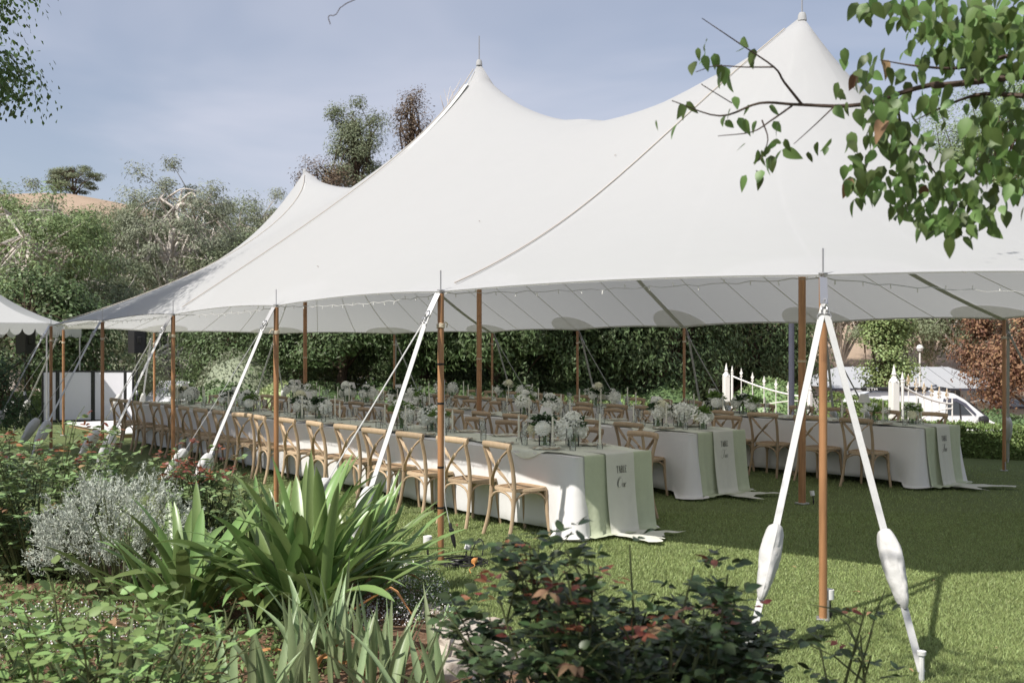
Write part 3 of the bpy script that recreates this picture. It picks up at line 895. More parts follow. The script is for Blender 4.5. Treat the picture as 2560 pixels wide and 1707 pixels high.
        b.grid(bf, ss_, [k / 24 for k in range(25)])
        b.build('banner_cloth', M['cream'], bn, ang=180)
        xm = (bx0 + bx1) / 2 + .01
        def put(px, pz):
            s = .285 - pz
            q = drape(xm + px, s, .030, .005 if tn == 0 else .009, tn + 2)
            return q + Vector((0, -.004, 0))
        lettering(TN[tn].capitalize(), put).build('lettering', M['ink'], bn, smooth=False)
TABLES = [(0, -3.0, 0.0, 12.4, 17, .62), (1, -.18, 1.05, 12.2, 15, 1.66), (2, 2.64, -.25, 12.1, 17, .37)]
make_table(0, -3.0, 0, 12.4)
make_table(1, -.18, 1.05, 5.72, True, 'near')
make_table(1, -.18, 6.48, 12.2, False, 'far')
make_table(2, 2.64, -.25, 12.1)
CH_OFF = .70
for tn, xc, y0, y1, n, yf in TABLES:
    for side, nm in ((-1, 'near'), (1, 'far')):
        for k in range(n):
            y = yf + k * .715
            if y > y1 - .1: continue
            if tn == 1 and 5.75 < y < 6.45: continue
            q = {0: 'the one closest to its banner', 1: 'second from its banner'}.get(k, f'{ORD[k]} along from its banner')
            chair(xc + side * CH_OFF, y, -side if side > 0 else 1, f'oak cross-back chair, {nm} side of table {TN[tn]}, {q}', 'cross-back chairs at the long tables')

# ------------------------------------------------------------------ place settings
b = MB(); b.lathe([(0, .004), (.07, .004), (.115, .012), (.135, .020), (.137, .0225), (.115, .016), (.07, .008), (0, .008)], 20); plate_me = b.mesh('plate_body', M['china'])
b = MB(); b.lathe([(.1345, .0215), (.1375, .0235), (.139, .022), (.137, .019)], 20); rim_me = b.mesh('plate_rim', M['rim'])
def nap(u, v): return (u * .055 + .006 * math.sin(v * 5), v * .155, .020 + .006 * math.sin(v * 8 + u * 2) + .007 * (1 - u * u))
b = MB(); b.grid(nap, [-1, -.6, -.2, .2, .6, 1], [k / 7 - 1 for k in range(15)]); nap_me = b.mesh('napkin', M['pale_sage'], ang=180)
b = MB(); b.box((0, 0, .036), (.12, .016, .004)); b.box((.01, -.05, .034), (.012, .1, .004)); rib_me = b.mesh('ribbon', M['cream'])
b = MB(); b.lathe([(.034, 0), (.034, .003), (.006, .006), (.004, .02), (.004, .085), (.010, .095), (.034, .112), (.037, .125), (.037, .205), (.0355, .205), (.0355, .127), (.031, .114), (0, .102)], 16); wine_me = b.mesh('wine_glass', M['glass'])
b = MB(); b.lathe([(.030, 0), (.033, .092), (.0315, .092), (.0285, .008), (0, .008)], 16); tumb_me = b.mesh('tumbler', M['glass'])
b = MB()
for s in (-1, 1): b.box((s * .155, 0, .004), (.014, .20, .003)); b.box((s * .155, .07, .004), (.021, .07, .003))
cut_me = b.mesh('cutlery', M['steel_k'])
def table_z(): return TT + .016
for tn, xc, y0, y1, n, yf in TABLES:
    for side, nm in ((-1, 'near'), (1, 'far')):
        for k in range(n):
            y = yf + k * .715
            if y > y1 - .2 or (tn == 1 and 5.6 < y < 6.55): continue
            pos = f'{ORD[k]} from the banner, {nm} side of table {TN[tn]}'
            rz = TH + (R(-90) if side < 0 else R(90)) + random.uniform(-.06, .06)
            zz = TT + .012
            o = thing('dinner_plate', f'plate with sage napkin, {pos}', 'plate', TW(xc + side * .31, y, zz), rz, 'place settings')
            link('plate_body', plate_me, o); link('rim', rim_me, o)
            nq = link('napkin', nap_me, o, None, (0, 0, random.uniform(-.3, .3))); link('ribbon', rib_me, nq)
            g = link('wine_glass', wine_me, None, TW(xc + side * .13, y + side * .17 + random.uniform(-.03, .03), zz), (0, 0, random.random()), None); tag(g, f'stemmed wine glass, {pos}', 'wine glass', 'wine glasses')
            if (k + side) % 2 == 0 or k < 4:
                g = link('water_tumbler', tumb_me, None, TW(xc + side * .20, y + side * .26 + random.uniform(-.02, .02), zz)); tag(g, f'short water tumbler, {pos}', 'tumbler', 'water tumblers')
            if k < 5 and tn < 2 or k < 3:
                g = link('cutlery_setting', cut_me, None, TW(xc + side * .31, y, TT + .024), (0, 0, rz)); tag(g, f'knife and fork, {pos}', 'cutlery', 'cutlery settings')

# ------------------------------------------------------------------ candles, lamps, flowers
b = MB(); b.tube([(0, 0, .03), (0, 0, .18), (0, 0, .315)], [.0115, .011, .0095], 10); b.tube([(0, 0, .315), (.001, 0, .325)], .001, 4); candle_me = b.mesh('taper', M['wax'])
b = MB(); b.lathe([(.030, 0), (.030, .045), (.016, .050), (.016, .062), (.0125, .062), (.0125, .03), (0, .03)], 14); hold_me = b.mesh('holder', M['glass'])
b = MB(); b.lathe([(.085, .255), (.052, .375), (.049, .375), (.082, .255)], 20); lsh_me = b.mesh('lamp_shade', M['shade'])
b = MB(); b.lathe([(0, 0), (.055, 0), (.055, .010), (.012, .016), (.008, .03), (.008, .27), (0, .28)], 16); lst_me = b.mesh('lamp_stand', M['white_plastic'])
def bloom_mesh(kind, seed):
    r_ = np.random.default_rng(seed)
    b = MB()
    if kind == 'hydrangea':
        n, rad, sz = 150, .078, .026
        d = unit(r_.normal(size=(n, 3))); d[:, 2] = np.where(d[:, 2] < -.5, -d[:, 2], d[:, 2])
        for q in d:
            q = Vector(q); c = q * rad * r_.uniform(.86, 1.06); a = q.orthogonal().normalized(); a.rotate(Matrix.Rotation(r_.uniform(0, 6.28), 3, q)); e = q.cross(a)
            s_ = sz * r_.uniform(.8, 1.2)
            b.add([c - q * .006, c + a * s_ * .55 + e * s_ * .2, c + (a + e) * s_ * .45 + q * .006, c + e * s_ * .55 - a * .2 * s_], [(0, 1, 2, 3)])
            b.add([c - q * .006, c - a * s_ * .55 - e * s_ * .2, c - (a + e) * s_ * .45 + q * .006, c - e * s_ * .55 + a * .2 * s_], [(0, 1, 2, 3)])
        b.lathe([(0, -.06), (.045, -.045), (.066, 0), (.045, .048), (0, .064)], 10)
    elif kind == 'dahlia':
        n = 90
        for k in range(n):
            t = (k + .5) / n; ph = k * 2.39996; th = math.acos(1 - 1.55 * t)
            q = Vector((math.sin(th) * math.cos(ph), math.sin(th) * math.sin(ph), math.cos(th))); c = q * .034
            a = Vector((-math.sin(ph), math.cos(ph), 0)); L_ = .030 * (.6 + .6 * t)
            b.add([c, c + a * .010 + q * L_ * .6, c + q * L_, c - a * .010 + q * L_ * .6], [(0, 1, 2, 3)])
        b.lathe([(0, -.02), (.028, -.006), (.038, .012), (.02, .034), (0, .038)], 10)
    elif kind == 'tulip':
        for k in range(6):
            a0 = k * math.pi / 3; r0 = .020 if k % 2 else .017
            b.grid(lambda u, v: ((r0 + .004 * math.sin(u * 3)) * math.sin(min(u * 2.2, 1.6)) * math.cos(a0 + v * (1 - u * .75)), (r0 + .004 * math.sin(u * 3)) * math.sin(min(u * 2.2, 1.6)) * math.sin(a0 + v * (1 - u * .75)), u * .062), [0, .2, .4, .6, .8, 1], [-.7, 0, .7])
    elif kind == 'spray':
        for k in range(42):
            q = Vector(unit(r_.normal(size=(1, 3)))[0]) * .055 * r_.uniform(.5, 1.1)
            for p in range(4):
                a = p * 1.57 + q.x * 40; e = Vector((math.cos(a), math.sin(a), .5)) * .013
                s_ = Vector((-math.sin(a), math.cos(a), 0)) * .006
                b.add([q, q + e * .6 + s_, q + e, q + e * .6 - s_], [(0, 1, 2, 3)])
    return b.mesh(kind, M['petal2'] if kind == 'dahlia' and seed % 2 else M['petal'], smooth=False)
BL = {k: [bloom_mesh(k, s) for s in (1, 2, 4)] for k in ('hydrangea', 'dahlia', 'tulip', 'spray')}
def foliage_mesh(seed, n, rad, length, width, m, zc):
    r_ = np.random.default_rng(seed)
    d = unit(r_.normal(size=(n, 3))); d[:, 2] = np.abs(d[:, 2]) * .8 - .15
    c = d * rad * r_.uniform(.35, 1.0, (n, 1)) + np.array([0, 0, zc])
    V, F = leaf_quads(c, unit(d + .4 * r_.normal(size=(n, 3))), length, width, .2)
    return np_mesh('foliage', V, F, m)
FO = [foliage_mesh(5, 150, .12, .055, .030, M['dark_leaf'], .19), foliage_mesh(6, 170, .13, .075, .022, M['lime'], .20), foliage_mesh(8, 90, .10, .11, .018, M['lime'], .17)]
b = MB(); b.lathe([(.046, 0), (.048, .002), (.050, .105), (.0475, .105), (.0455, .008), (0, .008)], 16); vase_me = b.mesh('vase', M['vase'])
b = MB()
for k in range(16):
    a = k * 2.4; r0 = .03 * ((k % 4) + 1) / 4
    b.tube([(r0 * math.cos(a) * .8, r0 * math.sin(a) * .8, .012), (r0 * math.cos(a + 2) * 1.1, r0 * math.sin(a + 2) * 1.1, .17)], .003, 4)
stems_me = b.mesh('stems', M['lime'])
def vase(x, y, label, recipe, fo, rz=0, sc_=1.0):
    o = thing('flower_vase', label, 'flowers', TW(x, y, TT + .012), TH + rz, 'flower vases')
    o.scale = (sc_,) * 3
    link('vase', vase_me, o); link('stems', stems_me, o)
    if fo is not None: link('foliage', FO[fo], o)
    rv = random.Random(hash(label) % 9973 if False else sum(map(ord, label)))
    keep_ = [q_ for i_, q_ in enumerate(recipe) if i_ < 2 or rv.random() < .72]
    for k, (kd, px, py, pz, s) in enumerate(keep_):
        px += rv.gauss(0, .018); py += rv.gauss(0, .018); pz = pz * .84 + rv.uniform(-.02, .015); s *= rv.uniform(.85, 1.2); px *= .85; py *= .85
        v = Vector((px, py, max(.05, pz - .12))).normalized()
        bo = link(kd, BL[kd][(k + rv.randint(0, 2)) % 3], o, (px, py, pz), v.to_track_quat('Z', 'Y').to_euler(), (s, s, s))
        if kd == 'spray': bo['kind'] = 'stuff'
    return o
HYD = [('hydrangea', -.07, .02, .17, 1.0), ('hydrangea', .06, -.04, .18, 1.1), ('hydrangea', .01, .07, .20, 1.0), ('hydrangea', .0, -.0, .235, .95), ('spray', -.12, -.06, .16, .9)]
DAH = [('dahlia', -.05, .03, .25, 1.15), ('dahlia', .04, -.02, .30, 1.2), ('dahlia', -.10, -.04, .19, 1.1), ('hydrangea', -.02, .07, .17, .8), ('dahlia', .09, .04, .20, 1.0), ('spray', -.14, .0, .22, 1.0)]
SPR = [('spray', -.06, .02, .20, 1.3), ('spray', .06, -.03, .21, 1.3), ('spray', .0, .07, .24, 1.2), ('spray', .1, .05, .16, 1.1), ('dahlia', -.10, .05, .16, 1.0), ('dahlia', .02, -.08, .17, 1.0)]
TUL = [('tulip', .13 * math.cos(k * 2.4) * ((k % 4) + 1.5) / 4.5, .13 * math.sin(k * 2.4) * ((k % 4) + 1.5) / 4.5, .22 - .02 * (k % 3), 1.35) for k in range(13)]
WH = ['at the banner end of', 'just past the end places of', 'a quarter of the way along', 'before the middle of', 'at the middle of', 'past the middle of', 'three quarters of the way along', 'near the far end of', 'at the far end of']
nv = 0
for tn, xc, y0, y1, n, yf in TABLES:
    cl_y = [y0 + .62, y0 + 3.3, y0 + 6.0 + (.9 if tn == 1 else 0), y0 + 8.6, y0 + 10.9]
    for q, yy in enumerate(cl_y):
        if yy > y1 - .2: continue
        wq = ['at the banner end of', 'a quarter of the way along', 'halfway along', 'three quarters along', 'near the far end of'][q]
        tl = f'table {TN[tn]}'
        if tn == 2 and q == 0:
            vase(xc - .10, yy + .25, f'vase of white tulips {wq} {tl}', TUL, 2, .4)
            vase(xc + .05, yy - .22, f'vase of small pale blossoms {wq} {tl}', [(k_, x_ * .9, y_ * .9, z_ + .02, s_) for k_, x_, y_, z_, s_ in SPR], 1, 1.0)
        else:
            vase(xc + .10, yy + .06 - .16 * (q % 2), f'vase of white hydrangea balls {wq} {tl}', HYD, 0, random.random() * 6, 1.22)
            vase(xc - .09, yy + .28, f'vase of cream dahlias and dark leaves {wq} {tl}', DAH if (q + tn) % 3 else SPR, 0 if q != 1 else 1, random.random() * 6, 1.28)
            if (q + tn) % 2 == 1: vase(xc + .04, yy - .34, f'low vase of leafy stems and white sprays {wq} {tl}', SPR, 1, random.random() * 6, 1.05)
        o = thing('table_lamp', f'small white lamp with cone shade {wq} {tl}', 'table lamp', TW(xc + .16, yy + .55, TT + .012), 0, 'table lamps')
        link('lamp_shade', lsh_me, o); link('lamp_stand', lst_me, o)
        for r_, (dx, dy, s_) in enumerate(((-.16, -.02 + .1, 1.0), (.20, -.22, 1.08), (-.02, .78, .92), (.12, -.50 if q else -.30, .86))):
            o = thing('taper_candle', f'ivory taper candle {["beside the dahlias", "behind the hydrangeas", "beyond the lamp", "before the vases"][r_]}, {wq} {tl}', 'candle', TW(xc + dx, yy + dy, TT + .012), 0, 'taper candles')
            o.scale = (1, 1, s_)
            link('taper', candle_me, o); link('holder', hold_me, o)

# ------------------------------------------------------------------ trees
def make_tree(name, label, pos, H, crown, leafm, barkm, nclump=40, per=170, leaf=(.22, .07), droop=.5, rc=.9, trunk_r=.18, seed=1, lean=(0, 0), fork=.35, group=None, cat='tree', flat=.7, shell=.45, bare=0, hidden_trunk=False):
    """crown = (centre height, rx, ry, rz) - all in metres above the tree's foot"""
    global rng
    keep = rng; rng = np.random.default_rng(seed)
    rd = random.Random(seed)
    root = thing(name, label, cat, pos, 0, group)
    ch, rx, ry, rz = crown
    cl = []
    while len(cl) < nclump:
        d = unit(rng.normal(size=(1, 3)))[0]
        r = rd.uniform(shell, 1) ** .7
        p = np.array([d[0] * rx * r + lean[0], d[1] * ry * r + lean[1], ch + d[2] * rz * r])
        if d[2] < -.75: continue
        cl.append(p)
    b = MB()
    fk = Vector((lean[0] * .3, lean[1] * .3, H * fork))
    top = Vector((lean[0], lean[1], ch + rz * .55))
    spine = catmull([(0, 0, -.4), fk * .5 + Vector((rd.uniform(-.1, .1) * trunk_r * 5, 0, 0)), fk, fk.lerp(top, .5) + Vector((rd.uniform(-1, 1) * rx * .12, rd.uniform(-1, 1) * ry * .12, 0)), top], 5)
    b.tube(spine, [trunk_r * (1.25 - 1.1 * (k / (len(spine) - 1)) ** .8) for k in range(len(spine))], 8)
    limbs = []
    for k, p in enumerate(cl):
        if k % 2 and len(limbs) > 3:
            src = rd.choice(limbs[:8])[rd.randint(3, 6)]
        else:
            src = spine[min(len(spine) - 1, max(8, int(len(spine) * rd.uniform(.45, .95))))]
        P = Vector(p)
        if (P - src).length < .3: continue
        mid = src.lerp(P, .5) + Vector((rd.uniform(-.12, .12), rd.uniform(-.12, .12), rd.uniform(.0, .22))) * (P - src).length
        pts = catmull([src, mid, P], 4)
        limbs.append(pts)
        r0 = trunk_r * (.42 if not k % 2 else .22)
        b.tube(pts, [lerp(r0, .012, (q / (len(pts) - 1)) ** .7) for q in range(len(pts))], 5, cap=False)
    b.build('trunk', barkm, root)
    live = cl[int(len(cl) * bare):]
    if live:
        live = np.array(live)
        idx = np.repeat(np.arange(len(live)), per)
        g = np.clip(rng.normal(size=(len(idx), 3)), -1.7, 1.7) * np.array([1, 1, flat]) * rc * .5 * rng.uniform(.6, 1.3, len(live))[idx][:, None]
        c = live[idx] + g
        cen = np.array([lean[0], lean[1], ch - rz * .3])
        nr = unit(unit(g) * .8 + unit(live - cen)[idx] * .7 + np.array([0, 0, .45]) + .25 * rng.normal(size=(len(idx), 3)))
        d = rng.normal(size=(len(idx), 3)); d[:, 2] -= droop
        d = unit(d - nr * (d * nr).sum(1)[:, None] * .85)
        V, F = leaf_quads(c, d, leaf[0], leaf[1], .12, nr)
        link('crown', np_mesh('crown', V, F, leafm), root)
    rng = keep
    return root
def dup_tree(src, label, pos, rz, s=1.0, sx=1.0):
    o = copy_tree(src); o.location = pos; o.rotation_euler = (0, 0, rz); o.scale = (s * sx, s * sx, s); o['label'] = label
    return o
def at(px, y, h=None, py=None):                           # photograph column at distance y; terrain foot
    x = (px - 1280) / 2440 * y
    return Vector((x, y, terr(x, y) if h is None else h))
G1 = 'gum trees on the slope'
ga = make_tree('gum_tree', 'tall gum with pale forked trunk standing highest on the wooded slope', at(415, 62), 15, (10.5, 4.2, 4.0, 4.4), M['gum2'], M['gumbark'], 62, 300, (.23, .065), .7, .95, .42, 21, (1.0, 0), .30, G1)
ga.location.z = 1.7 + (883 - 386) * 62 / 2440 - 15.2
gb = make_tree('gum_tree', 'leafy green gum with white branching trunk at the left edge', at(30, 42), 11, (7.6, 3.4, 3.2, 3.2), M['gum3'], M['gumbark'], 66, 310, (.20, .058), .7, .85, .32, 22, (.8, 0), .32, G1)
gb.location.z = 1.7 + (883 - 445) * 42 / 2440 - 11.2
gc = make_tree('gum_tree', 'rounded grey-green gum low behind the small white pavilion', at(215, 46), 8, (5.0, 3.2, 3.0, 2.9), M['gum'], M['gumbark'], 48, 320, (.20, .058), .7, .85, .22, 23, (0, 0), .3, G1)
gc.location.z = 1.7 + (883 - 600) * 46 / 2440 - 8
SP = [  # px, dist, top y in the photograph, source, scale, label
    (110, 58, 515, 2, 1.4, 'dark gum filling the slope left of the forked pale gum'),
    (300, 66, 505, 2, 1.2, 'round gum just left of the tallest pale gum'),
    (520, 74, 500, 0, 1.0, 'gum right of the tallest pale gum, against the sky'),
    (600, 84, 485, 2, 1.4, 'olive gum near the marquee roof line on the far ridge'),
    (690, 90, 470, 0, 1.0, 'distant gum touching the marquee roof line beside the third peak'),
    (470, 52, 740, 2, 1.1, 'shrubby gum on the lower slope beside the marquee roof'),
    (330, 48, 680, 2, 1.0, 'bushy gum on the lower slope behind the roof eave'),
    (40, 50, 640, 2, 1.1, 'grey gum crowding the slope behind the white-trunked gum'),
    (140, 44, 760, 2, .8, 'low gum just above the small pavilion roof'),
    (250, 54, 700, 0, .8, 'slender pale-limbed gum in the gully above the pavilion'),
    (580, 60, 600, 2, 1.2, 'spreading gum half hidden by the rising marquee roof'),
    (330, 60, 640, 0, .85, 'pale-limbed gum directly under the tallest gum'),
    (225, 70, 545, 2, 1.3, 'gum at the foot of the bare hill patch'),
    (70, 76, 448, 0, 1.1, 'gum on the upper slope at the left edge'),
    (350, 84, 485, 2, 1.3, 'far gum on the skyline between the bare hill and the tall gum'),
    (250, 92, 520, 2, 1.2, 'far gum right of the bare hill patch'),
    (470, 90, 520, 2, 1.3, 'far gum low behind the tallest gum'),
    (650, 66, 560, 2, 1.3, 'gum tucked against the marquee roof edge'),
    (-40, 60, 470, 2, 1.4, 'gum cut by the left edge of the view'),
    (-60, 46, 600, 0, .9, 'gum beyond the left edge with limbs reaching into view'),
    (530, 48, 700, 2, 1.0, 'low dense gum behind the left speakers'),
    (640, 46, 720, 2, 1.0, 'low gum in the gap behind the marquee end'),
    (420, 44, 770, 2, .9, 'scrubby gum just behind the black loudspeaker'),
    (250, 40, 800, 2, .75, 'scrubby gum behind the white folding panels'),
]
srcs = (ga, gb, gc)
srcH = (15, 11, 8)
for k, (px, d, ty, s_, q, lb) in enumerate(SP):
    v = at(px, d)
    o = dup_tree(srcs[s_], lb, v, k * 1.9, q, 1.0)
    o.location.z = 1.7 + (883 - ty) * d / 2440 - srcH[s_] * q
hl = make_tree('hilltop_gum', 'dark flat-topped gum alone on the crest of the bare brown hill', at(185, 118), 9, (5.4, 3.1, 3.0, 2.0), M['gum'], M['bark'], 40, 260, (.26, .08), .3, .95, .25, 31, (0, 0), .35, flat=.35)
hl.location.z = 1.7 + (883 - 405) * 118 / 2440 - 7.4
t1 = make_tree('tall_eucalypt', 'tall dense eucalypt rising into the sky behind the middle peak', at(885, 62), 19, (13.4, 2.1, 2.0, 3.6), M['gum'], M['bark'], 54, 330, (.19, .055), .6, .85, .32, 41, (.1, 0), .5, 'eucalypts behind the marquee', shell=.25)
t1.location.z = 1.7 + (883 - 228) * 62 / 2440 - 17.2
t1b = make_tree('browned_eucalypt', 'rusty half-dead eucalypt limb spreading left of the tall dense eucalypt', at(838, 60), 14, (9.5, 1.5, 1.4, 1.5), M['gumbrown'], M['bark'], 26, 150, (.20, .06), .4, 1.0, .16, 42, (-.6, 0), .5, 'eucalypts behind the marquee', bare=.2)
t1b.location.z = 1.7 + (883 - 375) * 60 / 2440 - 11.4
t2 = make_tree('sparse_eucalypt', 'sparse brownish eucalypt with open twigs left of the middle peak', at(1032, 64), 20, (15.2, 1.35, 1.3, 3.6), M['gumbrown'], M['bark'], 44, 110, (.19, .06), .4, .8, .26, 43, (0, 0), .5, 'eucalypts behind the marquee', shell=.2)
t2.location.z = 1.7 + (883 - 196) * 64 / 2440 - 19.0
t3 = make_tree('bare_dead_tree', 'bare dead tree with grey twigs touching the middle peak', at(1140, 66), 21, (15.5, 1.6, 1.6, 4.6), M['gumbrown'], M['gumbark'], 60, 20, (.2, .06), .4, .8, .24, 44, (0, 0), .5, 'eucalypts behind the marquee', bare=1.0, shell=.3)
t3.location.z = 1.7 + (883 - 170) * 66 / 2440 - 20.4
rt_ = make_tree('feathery_tree', 'pale feathery tree showing past the marquee at the upper right', at(2500, 46), 15, (11, 3.6, 3.0, 3.8), M['gum3'], M['bark'], 70, 420, (.16, .04), .5, .9, .26, 51, (0, 0), .3, shell=.3)
rt_.location.z = 1.7 + (883 - 170) * 46 / 2440 - 15
# dark broad-leaved trees close behind the tent
G2 = 'dark broad-leaved trees behind the marquee'
ba = make_tree('broadleaf_tree', 'dense dark-green tree behind table one, right of the pale round bush', at(860, 33), 8, (4.3, 3.7, 2.6, 3.9), M['broad'], M['bark'], 110, 420, (.17, .058), 1.2, .85, .22, 61, (0, 0), .22, G2, flat=.9, shell=.62)
bb_ = make_tree('broadleaf_tree', 'dense dark-green tree behind the middle centre pole', at(1240, 32), 8, (4.4, 3.8, 2.6, 4.0), M['broad'], M['bark'], 110, 420, (.17, .058), 1.2, .85, .22, 62, (.2, 0), .22, G2, flat=.9, shell=.62)
ba.scale = (1, 1, .74)
for px, d, q, rz, lb in ((1060, 34, 1.0, 2.0, 'dark-green tree in the shadowy gap left of the middle centre pole'), (1440, 32.5, 1.0, 4.1, 'dark-green tree behind the vases right of the middle centre pole'),
                         (1630, 34, 1.05, .9, 'dark-green tree just left of the white fence post'), (1800, 38, 1.1, 3.0, 'dark-green tree behind the white swooping gate'), (1868, 46, .9, 5.0, 'dark-green tree behind the nearest centre pole'), (760, 38, .7, 1.2, 'dark-green tree left of the row, above the pale round bush')):
    v = at(px, d); dup_tree(ba if px in (1440, 1630, 760) else bb_, lb, v, rz, q)
pop = make_tree('poplar_tree', 'upright pale-green poplar in front of the grey shed', at(2222, 37), 9, (4.6, .80, .8, 4.4), M['poplar'], M['bark'], 80, 260, (.11, .085), .3, .55, .14, 71, (0, 0), .15, shell=.3)
bz = make_tree('bronze_tree', 'rusty bronze-leaved tree at the right edge behind the van', at(2585, 42), 9, (4.9, 3.0, 2.8, 4.2), M['bronze'], M['bark'], 90, 330, (.15, .085), .6, .95, .2, 72, (0, 0), .2, shell=.5)
G3 = 'trees on the far slope at right'
bg = make_tree('slope_tree', 'grey-green tree on the far slope left of the poplar', at(2100, 62), 11, (6.8, 5.0, 4.0, 5.0), M['gum'], M['gumbark'], 90, 400, (.20, .07), .6, 1.1, .28, 73, (0, 0), .2, G3)
for px, d, q, rz, lb in ((2330, 64, 1.05, 1.2, 'green tree on the far slope right of the poplar'), (2440, 58, 1.0, 2.7, 'green tree on the far slope above the shed roof end'), (1960, 70, 1.1, 3.6, 'grey tree on the far slope behind the near centre pole'), (2220, 74, 1.2, 4.4, 'tree on the far slope directly behind the poplar'), (2600, 66, 1.1, 5.2, 'tree on the far slope behind the bronze tree'), (1750, 72, 1.1, .4, 'tree on the far slope above the white gate'), (1500, 70, 1.1, 1.4, 'far tree seen between dark trees behind table two'), (1200, 68, 1.1, 2.4, 'far tree behind the dark trees at the middle centre pole')):
    dup_tree(bg, lb, at(px, d), rz, q)

th_ = make_tree('thicket', 'dark thicket behind the marquee left of the pale round bush', at(600, 40), 5.5, (2.6, 2.7, 1.8, 2.7), M['broad'], M['bark'], 70, 330, (.17, .06), .8, .95, .12, 75, (0, 0), .2, 'dark thickets under the trees', shell=.4)
for px, d, rz, lb in ((790, 41, 1.0, 'dark thicket behind the white cottage roof gap'), (960, 40, 2.2, 'dark thicket in the gap under the tree above the pale bushes'), (1110, 41, 3.0, 'dark thicket just left of the middle centre pole'), (1250, 40, 4.0, 'dark thicket just right of the middle centre pole'), (1400, 41, 5.0, 'dark thicket behind the vases of table three, mid view'), (1560, 40, .5, 'dark thicket two trees left of the white gate'), (1710, 41, 1.6, 'dark thicket directly left of the white gate post'), (1880, 40, 2.8, 'dark thicket behind the middle of the swooping gate')):
    dup_tree(th_, lb, at(px, d), rz, 1.0)

# ------------------------------------------------------------------ hedges and clipped bushes
def hedge_block(name, label, pts, w, h, m, n, leaf=(.045, .03), cat='hedge', zf=None):
    global rng
    root = thing(name, label, cat, (pts[0][0], pts[0][1], 0))
    core = MB(); P = [Vector((p[0], p[1], (terr(*p) if zf is None else zf))) for p in pts]
    o0 = Vector((pts[0][0], pts[0][1], 0))
    cs = []; ns = []
    for a, b_ in zip(P[:-1], P[1:]):
        d = b_ - a; L_ = Vector((d.x, d.y, 0)).length; t = Vector((d.x, d.y, 0)) / L_; s = Vector((-t.y, t.x, 0))
        ang = math.atan2(t.y, t.x)
        core.box((a + b_) / 2 - o0 + Vector((0, 0, h / 2 - .02)), (L_, w - .10, h - .10), Matrix.Rotation(ang, 3, 'Z'))
        k = int(n * L_)
        u = rng.uniform(-.02, 1.02, k); f = rng.choice(3, k, p=[.38, .38, .24]); q = rng.uniform(0, 1, k); jt = rng.normal(0, .022, k)
        x = np.where(f == 0, -w / 2 + jt, np.where(f == 1, w / 2 + jt, (q - .5) * w)); z = np.where(f == 2, h + jt, q * h)
        base = np.array(a)[None] + u[:, None] * np.array(d)[None]
        cs.append(base + x[:, None] * np.array(s)[None] + z[:, None] * np.array([0, 0, 1])[None])
        nv_ = np.where((f == 2)[:, None], np.array([0, 0, 1])[None], np.sign(x)[:, None] * np.array(s)[None]); ns.append(nv_)
    c = np.concatenate(cs) - np.array(o0); nv_ = np.concatenate(ns)
    d = unit(nv_ * .7 + rng.normal(size=c.shape) * .8 + np.array([0, 0, .3]))
    V, F = leaf_quads(c, d, leaf[0], leaf[1], .2)
    core.build('inner_twigs', m, root); link('foliage', np_mesh('foliage', V, F, m), root)
    return root
hedge_block('box_hedge', 'low clipped green hedge beyond the end of table three', [(6.1, 17.2), (7.6, 16.4), (12.0, 14.1)], .75, .52, M['hedge'], 4300, (.05, .034))
hedge_block('privet_hedge', 'clipped dark hedge block between the white gates', [(8.05, 25.0), (10.4, 25.2)], .8, 1.75, M['hedge'], 2600, (.075, .05))
hedge_block('privet_hedge', 'clipped hedge line left of the white gate post', [(1.2, 27.4), (5.7, 26.7)], .8, .62, M['hedge'], 1700, (.075, .05))
hedge_block('privet_hedge', 'low hedge behind the left speaker stand', [(-16, 26.4), (-10.6, 27.4)], .8, .62, M['hedge'], 1500, (.075, .05))
def ball_bush(label, pos, r, m, n, name='round_bush', sq=.85):
    global rng
    root = thing(name, label, 'bush', pos)
    d = unit(rng.normal(size=(n, 3))); lump = np.array([1 + .08 * noise.noise(Vector(q) * 2.2) for q in d])
    c = d * r * lump[:, None] * rng.uniform(.9, 1.03, (n, 1)) * np.array([1, 1, sq]) + np.array([0, 0, r * sq * .85])
    V, F = leaf_quads(c, unit(d + .8 * rng.normal(size=(n, 3))), .10, .07, .2)
    link('foliage', np_mesh('foliage', V, F, m), root)
    b = MB(); b.lathe([(0, -.8 * sq * r), (.7 * r, -.5 * r * sq), (.93 * r, 0), (.66 * r, .6 * r * sq), (0, .9 * r * sq)], 12, (0, 0, r * sq * .85)); b.build('inner_twigs', m, root)
    return root
v = at(710, 28); ball_bush('pale green clipped round bush beyond the far end of table one', (v.x, v.y, -.55), .92, M['palehedge'], 2600)
v = at(905, 29); ball_bush('pale green low bush behind the chairs left of the middle pole', (v.x, v.y, -.9), .9, M['palehedge'], 2200, sq=.6)
v = at(1000, 29.5); ball_bush('second pale low bush beside the shadowy tree trunk', (v.x, v.y, -.95), .8, M['palehedge'], 1800, sq=.6)
v = at(610, 34); ball_bush('grey-green wild shrub above the white shed roof', (v.x, v.y, -.7), 1.6, M['gum2'], 2600)
for px_, lb2 in ((1075, 'dark understory shrub left of the middle centre pole'), (1165, 'dark understory shrub right behind the middle centre pole'), (1250, 'dark understory shrub behind the shaded chairs of table three'), (1440, 'dark understory shrub behind the middle vases of table three'), (1660, 'dark understory shrub left of the white gate post'), (960, 'dark understory shrub behind the two pale low bushes'), (800, 'dark understory shrub right of the pale round bush'), (560, 'dark understory shrub before the white shed roof')):
    v = at(px_, 31.5); ball_bush(lb2, (v.x, v.y, -1.3), 1.35, M['broad'], 2600)
v = at(1560, 29); ball_bush('leafy shrub under the dark trees behind table three', (v.x, v.y, -1.1), 1.0, M['hedge'], 2000)
